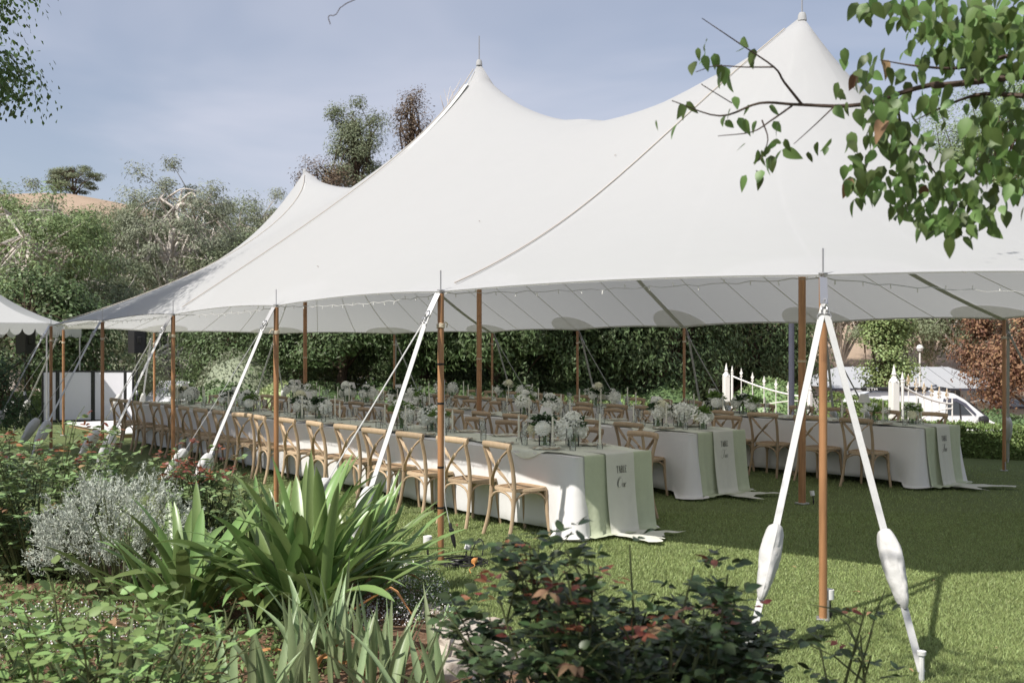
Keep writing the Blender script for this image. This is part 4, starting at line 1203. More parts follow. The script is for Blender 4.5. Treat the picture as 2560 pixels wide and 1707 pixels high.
v = at(1330, 29); ball_bush('glossy shrub at the foot of the dark trees, mid view', (v.x, v.y, -1.2), 1.0, M['broad'], 2000)
v = at(1930, 29); ball_bush('flowering shrub behind the swooping white gate', (v.x, v.y, -1.0), 1.25, M['rosemass'], 2800)
v = at(2480, 34); ball_bush('dark shrub beneath the bronze tree', (v.x, v.y, terr(v.x, v.y)), 1.2, M['broad'], 2200)
v = at(2560, 33); ball_bush('dark shrub at the right edge beside the driveway', (v.x, v.y, terr(v.x, v.y)), 1.1, M['broad'], 2200)
lb_ = make_tree('camellia_shrub', 'tall glossy shrub behind the left loudspeaker and pavilion valance', at(70, 29), 4.2, (2.2, 2.2, 1.4, 2.0), M['broad'], M['bark'], 46, 190, (.13, .08), .4, .8, .10, 81, (0, 0), .2, shell=.55)
make_tree('camellia_shrub', 'tall glossy shrub behind the white folding panels', at(190, 30), 3.6, (1.9, 1.5, 1.3, 1.7), M['broad'], M['bark'], 40, 160, (.13, .08), .4, .8, .10, 82, (0, 0), .2, shell=.55)
make_tree('conifer_shrub', 'dark green conifer cut by the left edge behind the straps', at(-8, 17), 1.9, (.95, .62, .6, .9), M['dark_leaf'], M['bark'], 40, 150, (.07, .02), .1, .35, .05, 83, (0, 0), .2, shell=.4)

# ------------------------------------------------------------------ buildings behind
def gable(name, label, x0, x1, y0, y1, zg, ze, zr, roofm, wallm, hip=0, wins=()):
    o = thing(name, label, 'building', ((x0 + x1) / 2, y0, zg))
    cx_ = (x0 + x1) / 2; hx = (x1 - x0) / 2; D = y1 - y0; e, r = ze - zg, zr - zg
    b = MB(); b.box((0, D / 2, e / 2 - .15), (2 * hx - .3, D - .3, e + .3)); 
    if not hip:
        for s in (-1, 1): b.add([(s * (hx - .15), .15, e), (s * (hx - .15), D - .15, e), (s * (hx - .15), D / 2, r - .1)], [(0, 1, 2)])
    b.build('wall', wallm, o, smooth=False)
    b = MB(); t = .05
    ov = .25
    for sg in (-1, 1):
        ya = D / 2 + sg * (D / 2 + ov); za = e - ov * (r - e) / (D / 2)
        Q = [(-hx - ov, ya, za), (hx + ov, ya, za), (hx + ov - hip, D / 2, r), (-hx - ov + hip, D / 2, r)]
        b.add(Q + [(p[0], p[1], p[2] - t) for p in Q], [(0, 1, 2, 3), (7, 6, 5, 4), (0, 4, 5, 1), (1, 5, 6, 2), (2, 6, 7, 3), (3, 7, 4, 0)])
    if hip:
        for s in (-1, 1): b.add([(s * (hx + ov), -ov, e - .05), (s * (hx + ov), D + ov, e - .05), (s * (hx + ov - hip), D / 2, r)], [(0, 1, 2)])
    # standing ribs
    k = -hx + .4
    while k < hx - .3:
        if abs(k) < hx - hip: b.box((k, D / 4 - ov / 2, (e + r) / 2 + .005), (.05, math.hypot(D / 2 + ov, r - e) * .97, .03), Matrix.Rotation(math.atan2(r - e, D / 2), 3, 'X'))
        k += .76
    rf = b.build('roof', roofm, o, smooth=False)
    b = MB(); b.box((0, -ov - .06, e - ov * (r - e) / (D / 2) - .06), (2 * hx + .5, .11, .11)); b.build('gutter', M['lamp_post'], rf, smooth=False)
    for (wx, wz, ww, wh) in wins:
        b = MB(); b.box((wx - cx_, .135, wz - zg), (ww, .04, wh)); w = b.build('window', M['window'], o, smooth=False)
        b = MB()
        for q in (-1, 1): b.box((wx - cx_ + q * ww / 2, .12, wz - zg), (.06, .07, wh + .06)); b.box((wx - cx_, .118, wz - zg + q * wh / 2), (ww + .1, .075, .06))
        b.box((wx - cx_, .115, wz - zg), (.045, .05, wh)); b.build('frame', M['wall'], w, smooth=False)
    return o
zg = -2.35
gable('stable_building', 'long grey shed with pale metal roof behind the van', 15.5, 23.5, 47, 53, zg, .12, 1.02, M['roof'], M['wall'], 1.4, [(16.85, -.35, .5, .75), (17.45, -.35, .5, .75), (19.9, -.35, .55, .6), (21.4, -.35, .55, .6)])
gable('lean_to', 'small flat-roofed annex at the right end of the grey shed', 22.0, 24.4, 44.0, 46.6, zg, -.62, -.42, M['roof'], M['wall'])
gable('white_shed', 'white-roofed gabled shed seen past the far end of table one', -14.7, -10.0, 38.5, 44.5, zg, -.55, .55, M['white_roof'], M['white_paint'])
gable('white_cottage', 'white roof glimpsed under the dark tree left of the middle pole', -7.6, -4.6, 42, 47, zg, -.9, .62, M['white_roof'], M['white_paint'])

# ------------------------------------------------------------------ lamp post, globe lamp
v = at(1979, 21.6)
lp = thing('lamp_post', 'blue-grey fluted iron post standing behind the marquee eave', 'lamp post', v)
b = MB()
def flute(u, a): r = .055 * (1.15 - .15 * u) * (1 + .06 * math.cos(a * 12)); return (r * math.cos(a), r * math.sin(a), u * 4.2)
b.grid(flute, [k / 6 for k in range(7)], [2 * math.pi * k / 72 for k in range(73)]); b.build('shaft', M['lamp_post'], lp)
b = MB(); b.lathe([(.10, 0), (.10, .25), (.075, .32), (.06, .36)], 16); b.build('base', M['lamp_post'], lp)
b = MB()
for z in (2.55, 2.62, 4.2): b.lathe([(.055, z - .02), (.075, z), (.055, z + .02)], 16)
b.build('collar', M['lamp_post'], lp)
v = at(2300, 46); gl = thing('globe_lamp', 'small white globe lamp on a thin post above the grey shed roof', 'lamp', v)
b = MB(); b.tube([(0, 0, 0), (0, 0, 1.717 - v.z - (930 - 883) * 46 / 2440 + .9)], .04, 8); b.build('post', M['white_paint'], gl)
hz = 1.717 - v.z + .25
b = MB(); b.lathe([(0, hz - .16), (.11, hz - .12), (.16, hz), (.11, hz + .12), (0, hz + .16)], 14); b.build('globe', M['globe'], gl)

# ------------------------------------------------------------------ white gates
def finial(b, x, y, z, s=1.): b.lathe([(.0, 0), (.05 * s, 0), (.055 * s, .03 * s), (.03 * s, .045 * s), (.04 * s, .07 * s), (.052 * s, .085 * s), (.035 * s, .12 * s), (.015 * s, .24 * s), (0, .30 * s)], 12, (x, y, z))
def fleur(b, x, y, z):
    b.lathe([(.012, -.02), (.022, 0), (.012, .02)], 8, (x, y, z))
    b.prism([(x - .014, z + .02), (x - .032, z + .06), (x, z + .19), (x + .032, z + .06), (x + .014, z + .02)], y - .008, y + .008)
    for s in (-1, 1):
        b.prism([(x + s * .008, z + .015), (x + s * .040, z + .02), (x + s * .055, z + .055), (x + s * .045, z + .085), (x + s * .030, z + .06)], y - .007, y + .007)
        b.prism([(x + s * .012, z - .055), (x + s * .04, z - .05), (x + s * .045, z - .02), (x + s * .02, z - .01)], y - .007, y + .007)
def gate_leaf(label, hinge, free, tip_top, n, tipm, grp, big=True):
    h = Vector((hinge[0], hinge[1], 0)); f = Vector((free[0], free[1], 0)); d = f - h; L_ = d.length
    zt = min(terr(*hinge), terr(*free)) + .08
    o = thing('swooping_gate', label, 'gate', (h.x, h.y, 0), math.atan2(d.y, d.x), grp)
    def rail(t): return tip_top[0] + (tip_top[1] - tip_top[0]) * (1 - (1 - t) ** 1.7)
    b = MB(); b.tube([(t * L_, 0, rail(t)) for t in np.linspace(0, 1, 17)], .022, 6); b.build('top_rail', M['white_paint'], o)
    b = MB(); b.tube([(t * L_, 0, rail(1) - .62 + .52 * (1 - (1 - t) ** 2)) for t in np.linspace(.25, 1, 14)], .016, 6); b.build('lower_rail', M['white_paint'], o)
    b = MB(); b.tube([(0, 0, zt + .1), (L_, 0, zt + .1)], .022, 6); b.build('bottom_rail', M['white_paint'], o)
    for k in range(n):
        t = (k + .9) / (n + .6); x = t * L_
        b = MB(); b.tube([(x, 0, zt), (x, 0, rail(t) + .10)], .0115, 6); pk = b.build('picket', M['white_paint'], o)
        b = MB(); fleur(b, x, 0, rail(t) + .13); b.build('fleur_tip', tipm, pk, smooth=False)
    b = MB(); b.tube([(.03, 0, zt), (.03, 0, rail(0) + .06)], .032, 10); finial(b, .03, 0, rail(0) + .06, .75); b.build('hinge_stile', M['white_paint'], o)
    b = MB(); w_ = .10 if big else .03; b.box((L_, 0, (zt + rail(1)) / 2 + .05), (w_, w_, rail(1) - zt + .1), bev=.01); finial(b, L_, 0, rail(1) + .10, 1.0 if big else .35); b.build('end_stile', M['white_paint'], o)
    return o
def gate_post(label, x, y, tip):
    zt = terr(x, y)
    o = thing('gate_post', label, 'post', (x, y, 0), .2, 'white gate posts')
    b = MB(); b.box((0, 0, (zt - .1 + tip - .34) / 2), (.17, .17, tip - .34 - zt + .1), bev=.02); b.build('shaft', M['white_paint'], o)
    b = MB(); b.lathe([(.11, tip - .35), (.09, tip - .30), (.05, tip - .27)], 4); finial(b, 0, 0, tip - .29, 1.0); b.build('finial', M['white_paint'], o)
gate_post('white gate post with spired finial behind the far side of table three', 5.93, 27, 1.45)
gate_post('white gate post with spired finial in front of the white van', 7.83, 20, 1.49)
gate_leaf('white iron gate leaf with swooping top, left of the near centre pole', (6.05, 26.9), (7.45, 24.4), (1.10, .62), 6, M['white_paint'], 'white iron gate leaves')
gate_leaf('white iron gate leaf with gilt tips in front of the van', (7.98, 20), (9.25, 20.5), (1.06, .66), 6, M['gold'], 'white iron gate leaves', False)

# ------------------------------------------------------------------ van
vx0, vy0 = 9.69, 27.4
vz = .62 - 1.97
van = thing('white_van', 'white delivery van with black roof awning parked beyond the hedge', 'van', (vx0, vy0, vz))
van.scale = (.962, 1, 1)
prof = [(.0, .42), (.0, 1.0), (.10, 1.55), (.22, 1.88), (.42, 1.96), (1.5, 1.985), (2.55, 1.97), (2.95, 1.90), (3.20, 1.76), (3.85, 1.22), (3.98, 1.14), (4.50, .98), (4.72, .80), (4.78, .45), (4.70, .30), (.08, .30)]
W_ = 1.72
b = MB()
n = len(prof)
def inset(z): return .0 if z < 1.0 else .16 * (z - 1.0)
secs = []
for s in (0, 1):
    secs.append([(x, (inset(z) if s == 0 else W_ - inset(z)), z) for x, z in prof])
r2 = [[(lerp(x, 2.2, .03), y + (.05 if k == 0 else -.05), lerp(z, 1.0, .0) + (.03 if z > 1.8 else 0)) for x, y, z in secs[k]] for k in (0, 1)]
b.v = secs[0] + r2[0] + r2[1] + secs[1]
for q in range(3): b.f += [(q * n + k, q * n + (k + 1) % n, (q + 1) * n + (k + 1) % n, (q + 1) * n + k) for k in range(n)]
b.f.append(tuple(range(n))[::-1]); b.f.append(tuple(3 * n + k for k in range(n)))
b.build('body', M['van'], van, ang=30)
def side_panel(name, poly, m, off, parent=van, sub=None, t=.012):
    bb = MB()
    A = [(x, inset(z) - off, z) for x, z in poly]; B2 = [(x, inset(z) - off + t, z) for x, z in poly]; k = len(poly)
    bb.v = A + B2; bb.f = [tuple(range(k)), tuple(range(2 * k - 1, k - 1, -1))] + [(i, i + k, (i + 1) % k + k, (i + 1) % k) for i in range(k)]
    return bb.build(name, m, parent, smooth=False)
dr = side_panel('door', [(2.45, .42), (2.45, 1.20), (2.52, 1.80), (2.92, 1.80), (3.18, 1.66), (3.62, 1.24), (3.66, .5), (3.6, .42)], M['van'], .010)
side_panel('side_window', [(2.60, 1.33), (2.64, 1.70), (2.95, 1.70), (3.14, 1.60), (3.38, 1.33)], M['carglass'], .018, dr)
side_panel('weather_shield', [(2.55, 1.70), (2.58, 1.80), (2.95, 1.80), (3.22, 1.66), (3.50, 1.36), (3.46, 1.32), (3.18, 1.58), (2.93, 1.71)], M['lamp_post'], .030, dr)
side_panel('door_pillar', [(3.02, 1.21), (3.02, 1.66), (3.06, 1.65), (3.06, 1.21)], M['black'], .024, dr)
side_panel('door_handle', [(2.54, 1.06), (2.54, 1.10), (2.72, 1.10), (2.72, 1.06)], M['black'], .030, dr)
side_panel('panel_recess', [(.30, .75), (.36, 1.66), (1.15, 1.70), (1.15, .75)], M['van'], .008)
side_panel('sliding_door', [(1.22, .45), (1.22, 1.74), (2.38, 1.76), (2.38, .45)], M['van'], .008)
b = MB(); b.add([(3.27, .10, 1.735), (3.86, .03, 1.245), (3.86, W_ - .03, 1.245), (3.27, W_ - .10, 1.735)], [(0, 1, 2, 3)]); b.v = [(x + .012, y, z + .012) for x, y, z in b.v]; b.build('windscreen', M['carglass'], van, smooth=False)
b = MB(); b.lathe([(0, -.1), (.10, -.08), (.13, 0), (.10, .08), (0, .1)], 12, (3.62, -.15, 1.20), Matrix.Rotation(R(90), 3, 'Y') @ Matrix.Diagonal((1.0, 1.0, 1.4))); b.tube([(3.55, .0, 1.2), (3.6, -.1, 1.2)], .03, 6); b.build('wing_mirror', M['black'], van)
for yy in (.14, W_ - .14):
    b = MB(); b.box((4.62, yy, .86), (.26, .24, .2), Matrix.Rotation(R(20), 3, 'Y'), bev=.04); b.build('headlight', M['globe'], van)
for wx in (.85, 3.95):
    for yy in (.10, W_ - .10):
        b = MB(); b.lathe([(.20, -.10), (.31, -.10), (.33, -.06), (.33, .06), (.31, .10), (.20, .10), (.20, -.10)], 20, (wx, yy, .33), Matrix.Rotation(R(90), 3, 'X')); wh = b.build('wheel', M['tyre'], van)
        b = MB(); b.lathe([(0, -.06), (.12, -.07), (.20, -.04), (.20, .04), (0, .05)], 16, (wx, yy, .33), Matrix.Rotation(R(90), 3, 'X')); b.build('hub', M['steel'], wh)
aw = MB(); aw.box((1.15, .12, 2.06), (1.95, .14, .12), bev=.03); awn = aw.build('roof_awning', M['black'], van)
b = MB(); b.box((.45, .045, 2.06), (.40, .012, .085)); b.build('name_plate', M['black'], awn)
b = MB(); lx = .30
def stroke(p, q, w=.016):
    p, q = Vector((p[0], 0, p[1])), Vector((q[0], 0, q[1])); d = (q - p); L_ = d.length
    b.box((p + q) / 2 + Vector((0, .034, 0)), (L_, .008, w), Matrix.Rotation(-math.atan2(d.z, d.x), 3, 'Y'))
for (p, q) in (((.30, 2.03), (.38, 2.09)), ((.30, 2.09), (.38, 2.03)), ((.41, 2.09), (.49, 2.09)), ((.45, 2.03), (.45, 2.09)), ((.52, 2.03), (.52, 2.09)), ((.52, 2.09), (.56, 2.05)), ((.56, 2.05), (.60, 2.09)), ((.60, 2.03), (.60, 2.09))): stroke(p, q)
b.build('lettering', M['white_plastic'], awn, smooth=False)
for rx_ in (.5, 1.9, 2.75):
    b = MB(); b.box((rx_, W_ / 2, 2.03), (.05, W_ - .3, .04), bev=.008); b.build('roof_bar', M['black'], van)
b = MB(); b.tube(catmull([(2.3, .25, 2.0), (2.5, .25, 2.10), (2.8, .25, 2.06), (3.1, .25, 2.02)], 4), .022, 6); b.build('roof_rail', M['black'], van)

# ------------------------------------------------------------------ small pavilion, speakers, screen, stage
pv = thing('pavilion', 'small white pavilion roof with scalloped valance at the left edge', 'pavilion', (-10.75, 22.6, 0), R(15))
D = 4.6; eh = 2.42; ah = 3.75
b = MB(); ap = (-D / 2, D / 2, ah)
cor = [(0, 0, eh), (0, D, eh), (-D, D, eh), (-D, 0, eh)]
def roof_face(a, c_):
    a, c_ = Vector(a), Vector(c_)
    b.grid(lambda u, v: Vector(a).lerp(c_, v).lerp(Vector(ap), u) - Vector((0, 0, .22 * math.sin(math.pi * u))), [k / 8 for k in range(9)], [k / 8 for k in range(9)])
for k in range(4): roof_face(cor[k], cor[(k + 1) % 4])
b.build('roof', M['canvas'], pv, ang=60)
for k in range(4):
    b = MB(); a, c_ = Vector(cor[k]), Vector(cor[(k + 1) % 4]); ns_ = 17
    b.grid(lambda u, v: a.lerp(c_, u) + Vector((0, 0, -v * (.13 + .15 * abs(math.sin(u * ns_ * math.pi)) ** .55))) + (Vector((0, 0, 1)).cross(c_ - a).normalized() * -.008 - Vector((0, 0, 0))), [q / 170 for q in range(171)], [0, .5, 1])
    b.build('scalloped_valance', M['canvas'], pv, ang=180)
for x, y, z in cor:
    b = MB(); b.tube([(x * .985 - .03, y * .985 + .03, 0), (x * .985 - .03, y * .985 + .03, eh - .02)], .018, 8); b.build('post', M['steel'], pv)
b = MB(); b.lathe([(.35, ah - .34), (.12, ah - .05), (.10, ah + .06), (0, ah + .10)], 12, (-D / 2, D / 2, 0)); b.build('vent_cap', M['canvas'], pv)
def speaker(px, y, ly, lbs, lbt, rz):
    v = at(px, y, 0)
    st = thing('speaker_stand', lbt, 'speaker stand', v, rz, 'tripod speaker stands')
    b = MB(); b.tube([(0, 0, .25), (0, 0, 1.0), (0, 0, ly)], [.022, .018, .016], 8); b.build('pole', M['black'], st)
    b = MB(); b.lathe([(.035, .62), (.035, .72), (.02, .74)], 10); b.lathe([(.03, .28), (.03, .34)], 10); b.build('collar', M['steel'], st)
    for k in range(3):
        a = k * 2.094 + .4; b = MB(); b.tube([(.02 * math.cos(a), .02 * math.sin(a), .66), (.5 * math.cos(a), .5 * math.sin(a), .02)], .014, 6); b.tube([(.0, 0, .30), (.30 * math.cos(a), .30 * math.sin(a), .28)], .009, 5); lg = b.build('leg', M['black'], st)
    sp_ = thing('loudspeaker', lbs, 'loudspeaker', v + Vector((0, 0, ly)), rz, 'black loudspeakers')
    b = MB()
    P = [(-.19, -.16), (.19, -.16), (.21, -.10), (.14, .17), (-.14, .17), (-.21, -.10)]
    b.prism(P, 0, .64, 'z'); b.build('cabinet', M['black'], sp_, smooth=False)
    b = MB(); b.box((0, -.168, .32), (.34, .012, .56), bev=.005); b.build('grille', M['cable'], sp_, smooth=False)
    b = MB()
    for s in (-1, 1): b.box((s * .185, .05, .34), (.05, .10, .17), Matrix.Rotation(s * R(15), 3, 'Z'), bev=.01)
    b.build('handle_recess', M['cable'], sp_)
speaker(62, 25.2, 1.70, 'black loudspeaker under the pavilion valance at far left', 'black tripod stand carrying the far-left loudspeaker', R(170))
speaker(342, 25.6, 1.72, 'black loudspeaker beside the white folding panels at the marquee end', 'black tripod stand behind the right end of the white panels', R(145))
v = at(104, 24.0, 0)
fs = thing('folding_screen', 'white folding panel screen with black frames at the end of the lawn', 'screen', v, R(3))
x = 0
for k, (w, ang) in enumerate(((.36, 38), (.83, 4), (.80, -3), (.34, -42))):
    ca, sa = math.cos(R(ang)), math.sin(R(ang)); x0 = x if k == 0 else xe; y0_ = 0 if k == 0 else ye
    rot = Matrix.Rotation(R(ang), 3, 'Z')
    org = Vector((x0, y0_, 0)); xe = x0 + ca * w + .015; ye = y0_ + sa * w
    if k == 0: pass
    hh = 1.23
    b = MB(); b.box(org + rot @ Vector((w / 2, 0, .04 + hh / 2)), (w - .05, .012, hh - .05), rot); pn = b.build('panel', M['panel'], fs, smooth=False)
    b = MB()
    for q in (0, 1): b.box(org + rot @ Vector((q * (w - .04) + .02, 0, .03 + hh / 2)), (.04, .034, hh + .06), rot); b.box(org + rot @ Vector((w / 2, 0, .02 + q * hh + .02)), (w - .08, .034, .04), rot)
    b.build('frame', M['black'], pn, smooth=False)
stg = thing('dance_floor', 'low white dance floor panel on the lawn in front of the folding screen', 'dance floor', TW(-3.3, 13.75), TH)
b = MB(); b.box((1.8, 2.0, .085), (3.6, 4.0, .03), bev=.004); b.build('deck', M['floor'], stg)
b = MB(); b.box((1.8, 2.0, .035), (3.52, 3.92, .068)); b.build('base', M['ply'], stg)

# ------------------------------------------------------------------ foreground planting
def strap_mesh(length, width, lean, bend, tip=6.0, chan=.22, seg=13, twist=0., kink=None):
    b = MB(); p = Vector((0, 0, 0)); vs = []
    for i in range(seg + 1):
        t = i / seg
        th = lean + bend * t ** 1.6
        if kink and t > kink[0]: th += kink[1] * min(1, (t - kink[0]) / .06)
        d = Vector((math.sin(th), 0, math.cos(th)))
        if i: p = p + d * (length / seg)
        w = width * (.62 + .42 * math.sin(math.pi * min(1, t * .9 + .08))) * max(.03, 1 - t ** tip) / 2
        nn = Vector((-math.cos(th), 0, math.sin(th)))
        s_ = Vector((0, 1, 0)); s_.rotate(Matrix.Rotation(twist * t, 3, d))
        vs += [p + s_ * w + nn * w * chan, p + s_ * w * .45 - nn * w * chan * .2, p - s_ * w * .45 - nn * w * chan * .2, p - s_ * w + nn * w * chan]
    b.v = [tuple(v) for v in vs]
    b.f = [(i * 4 + k, i * 4 + k + 1, i * 4 + 5 + k, i * 4 + 4 + k) for i in range(seg) for k in range(3)]
    return b
def strap_clump(name, label, pos, n, L_, W, m, spread, leanr, bendr, seed, dead=0, tip=6., az0=None, cat='plant', group=None, bulb=True):
    rd = random.Random(seed)
    o = thing(name, label, cat, pos, 0, group)
    for k in range(n):
        az = rd.uniform(0, 2 * math.pi) if az0 is None else rd.gauss(az0[0], az0[1])
        me = strap_mesh(L_ * rd.uniform(.65, 1.1), W * rd.uniform(.75, 1.15), rd.uniform(*leanr), rd.uniform(*bendr), tip, rd.uniform(.15, .3), twist=rd.uniform(-.5, .5)).mesh('leaf', m, ang=180)
        link('leaf', me, o, (rd.gauss(0, spread), rd.gauss(0, spread), .02), (0, 0, az))
    for k in range(dead):
        az = rd.uniform(0, 2 * math.pi)
        me = strap_mesh(L_ * rd.uniform(.4, .7), W * .55, rd.uniform(.5, 1.0), rd.uniform(1.0, 1.9), 3., .5, twist=rd.uniform(-2, 2)).mesh('dead_leaf', M['deadleaf'], ang=180)
        link('dead_leaf', me, o, (rd.gauss(0, spread), rd.gauss(0, spread), .02), (0, 0, az))
    if bulb:
        b = MB()
        for k in range(6):
            x, y = rd.gauss(0, spread * .9), rd.gauss(0, spread * .9); b.tube([(x, y, -.05), (x, y, .08), (x * 1.05, y * 1.05, .17)], [.035, .042, .024], 8)
        b.build('bulb_neck', M['dryleaf'], o)
    return o
def gpos(px, py, h=0.): y = 2440 * (CAMH - h) / (py - 883); return Vector(((px - 1280) / 2440 * y, y, h))
GS = 'strap-leaved clumps in the bed'
strap_clump('crinum_clump', 'strap-leaved green clump left of centre in the bed, fanning upright', gpos(450, 1567, .04), 50, .86, .070, M['strapleaf'], .07, (.05, .85), (.15, 1.0), 101, 3, 13., group=GS)
strap_clump('crinum_clump', 'largest strap-leaved clump in the middle of the bed with arching leaves', gpos(760, 1545, .04), 96, 1.0, .080, M['strapleaf'], .13, (.05, 1.0), (.1, 1.1), 102, 5, 13., group=GS)
strap_clump('crinum_clump', 'strap-leaved clump behind the largest one, tips against the chair legs', gpos(720, 1440, .04), 32, .72, .066, M['strapleaf'], .12, (.05, .6), (.1, .8), 103, 2, 13., group=GS)
strap_clump('crinum_clump', 'strap-leaved clump reaching right toward the striped pole', gpos(890, 1500, .04), 30, .85, .068, M['strapleaf'], .08, (.15, 1.0), (.1, .7), 104, 2, 13., az0=(.3, .9), group=GS)
# long bent leaves with browned tips
o = thing('bent_strap_leaf', 'long horizontal strap leaf with browned tip beside the cable pile', 'leaf', gpos(830, 1540, .05))
strap_mesh(1.10, .075, 1.05, .55, 5., .2, 15).build('leaf_blade', M['strapleaf'], o); o.rotation_euler = (0, 0, .55)
o = thing('bent_strap_leaf', 'yellowing strap leaf folded over with a dry hanging end', 'leaf', gpos(800, 1580, .05))
strap_mesh(.80, .05, .95, .2, 4., .3, 18, kink=(.68, 1.4)).build('leaf_blade', M['deadleaf'], o); o.rotation_euler = (0, 0, -.25)
GI = 'iris clumps along the front of the bed'
strap_clump('iris_clump', 'grey-green iris fan at the bottom centre below the long dry leaf', gpos(930, 1720, .04), 34, .47, .042, M['iris'], .11, (.0, .5), (-.1, .5), 111, 4, 3., group=GI, bulb=False)
strap_clump('iris_clump', 'pale iris fan cut by the bottom edge left of centre', gpos(640, 1800, .04), 26, .50, .044, M['iris'], .12, (.0, .6), (-.1, .6), 112, 3, 3., group=GI, bulb=False)
strap_clump('iris_clump', 'iris fan beneath the largest strap clump', gpos(800, 1660, .04), 30, .48, .044, M['iris'], .12, (.0, .65), (-.1, .7), 113, 4, 3., group=GI, bulb=False)
strap_clump('iris_clump', 'iris fan between the pale shrub and the left strap clump', gpos(330, 1760, .04), 24, .50, .04, M['iris'], .14, (.0, .5), (-.1, .5), 114, 3, 3., group=GI, bulb=False)
strap_clump('iris_clump', 'iris fan at the lower right beside the border stones', gpos(1040, 1790, .04), 18, .55, .045, M['iris'], .08, (.1, .8), (.0, .6), 115, 2, 3., group=GI, bulb=False)
strap_clump('iris_clump', 'thin-leaved iris tuft at the back of the bed near the lit pole', gpos(600, 1400, .04), 24, .55, .045, M['iris'], .12, (.0, .45), (.0, .5), 116, 1, 3., group=GI, bulb=False)

def leaf_shape(L_, W, m, nm='leaf', point=.35, fold=.18, curl=.12, heart=False):
    b = MB(); seg = 6; vs = []
    for i in range(seg + 1):
        t = i / seg
        w = W / 2 * (math.sin(math.pi * t ** (.62 if heart else .8)) ** .85) * (1 if t < .6 else 1 - .25 * (t - .6)) + .0004
        y = L_ * t; z = -curl * L_ * t * t
        vs += [(-w, y, z + fold * w), (0, y, z), (w, y, z + fold * w)]
    b.v = vs; b.f = [(i * 3 + k, i * 3 + k + 1, i * 3 + 4 + k, i * 3 + 3 + k) for i in range(seg) for k in range(2)]
    return b.mesh(nm, m, ang=180)
def hex_leaves(c, d, nrm, L_, W):
    n = len(c); s = np.cross(d, nrm); s = unit(s)
    l = (L_ * rng.uniform(.7, 1.2, n))[:, None]; w = (W * rng.uniform(.7, 1.2, n))[:, None]
    nn = np.cross(s, d) * w * .15
    V = np.stack([c, c + d * l * .3 + s * w * .5 + nn, c + d * l * .65 + s * w * .42 + nn, c + d * l, c + d * l * .65 - s * w * .42 + nn, c + d * l * .3 - s * w * .5 + nn], 1).reshape(-1, 3)
    return V, np.arange(6 * n).reshape(n, 6)
def shaped_mass(name, tpl, items, m, lo=.75, hi=1.2):
    """many copies of a leaf template joined into one mesh"""
    n = len(items); c = np.array([tuple(q[0]) for q in items]); d = unit(np.array([tuple(q[1]) for q in items])); u = np.array([tuple(q[2]) for q in items])
    x = unit(np.cross(d, u)); z = np.cross(x, d)
    tv = np.array([tuple(v.co) for v in tpl.vertices]); tf = np.array([tuple(p.vertices) for p in tpl.polygons])
    s = rng.uniform(lo, hi, n)
    V = c[:, None] + s[:, None, None] * (tv[None, :, 0:1] * x[:, None] + tv[None, :, 1:2] * d[:, None] + tv[None, :, 2:3] * z[:, None])
    F = tf[None] + (np.arange(n) * len(tv))[:, None, None]
    return np_mesh(name, V.reshape(-1, 3), F.reshape(-1, 4), m, True)
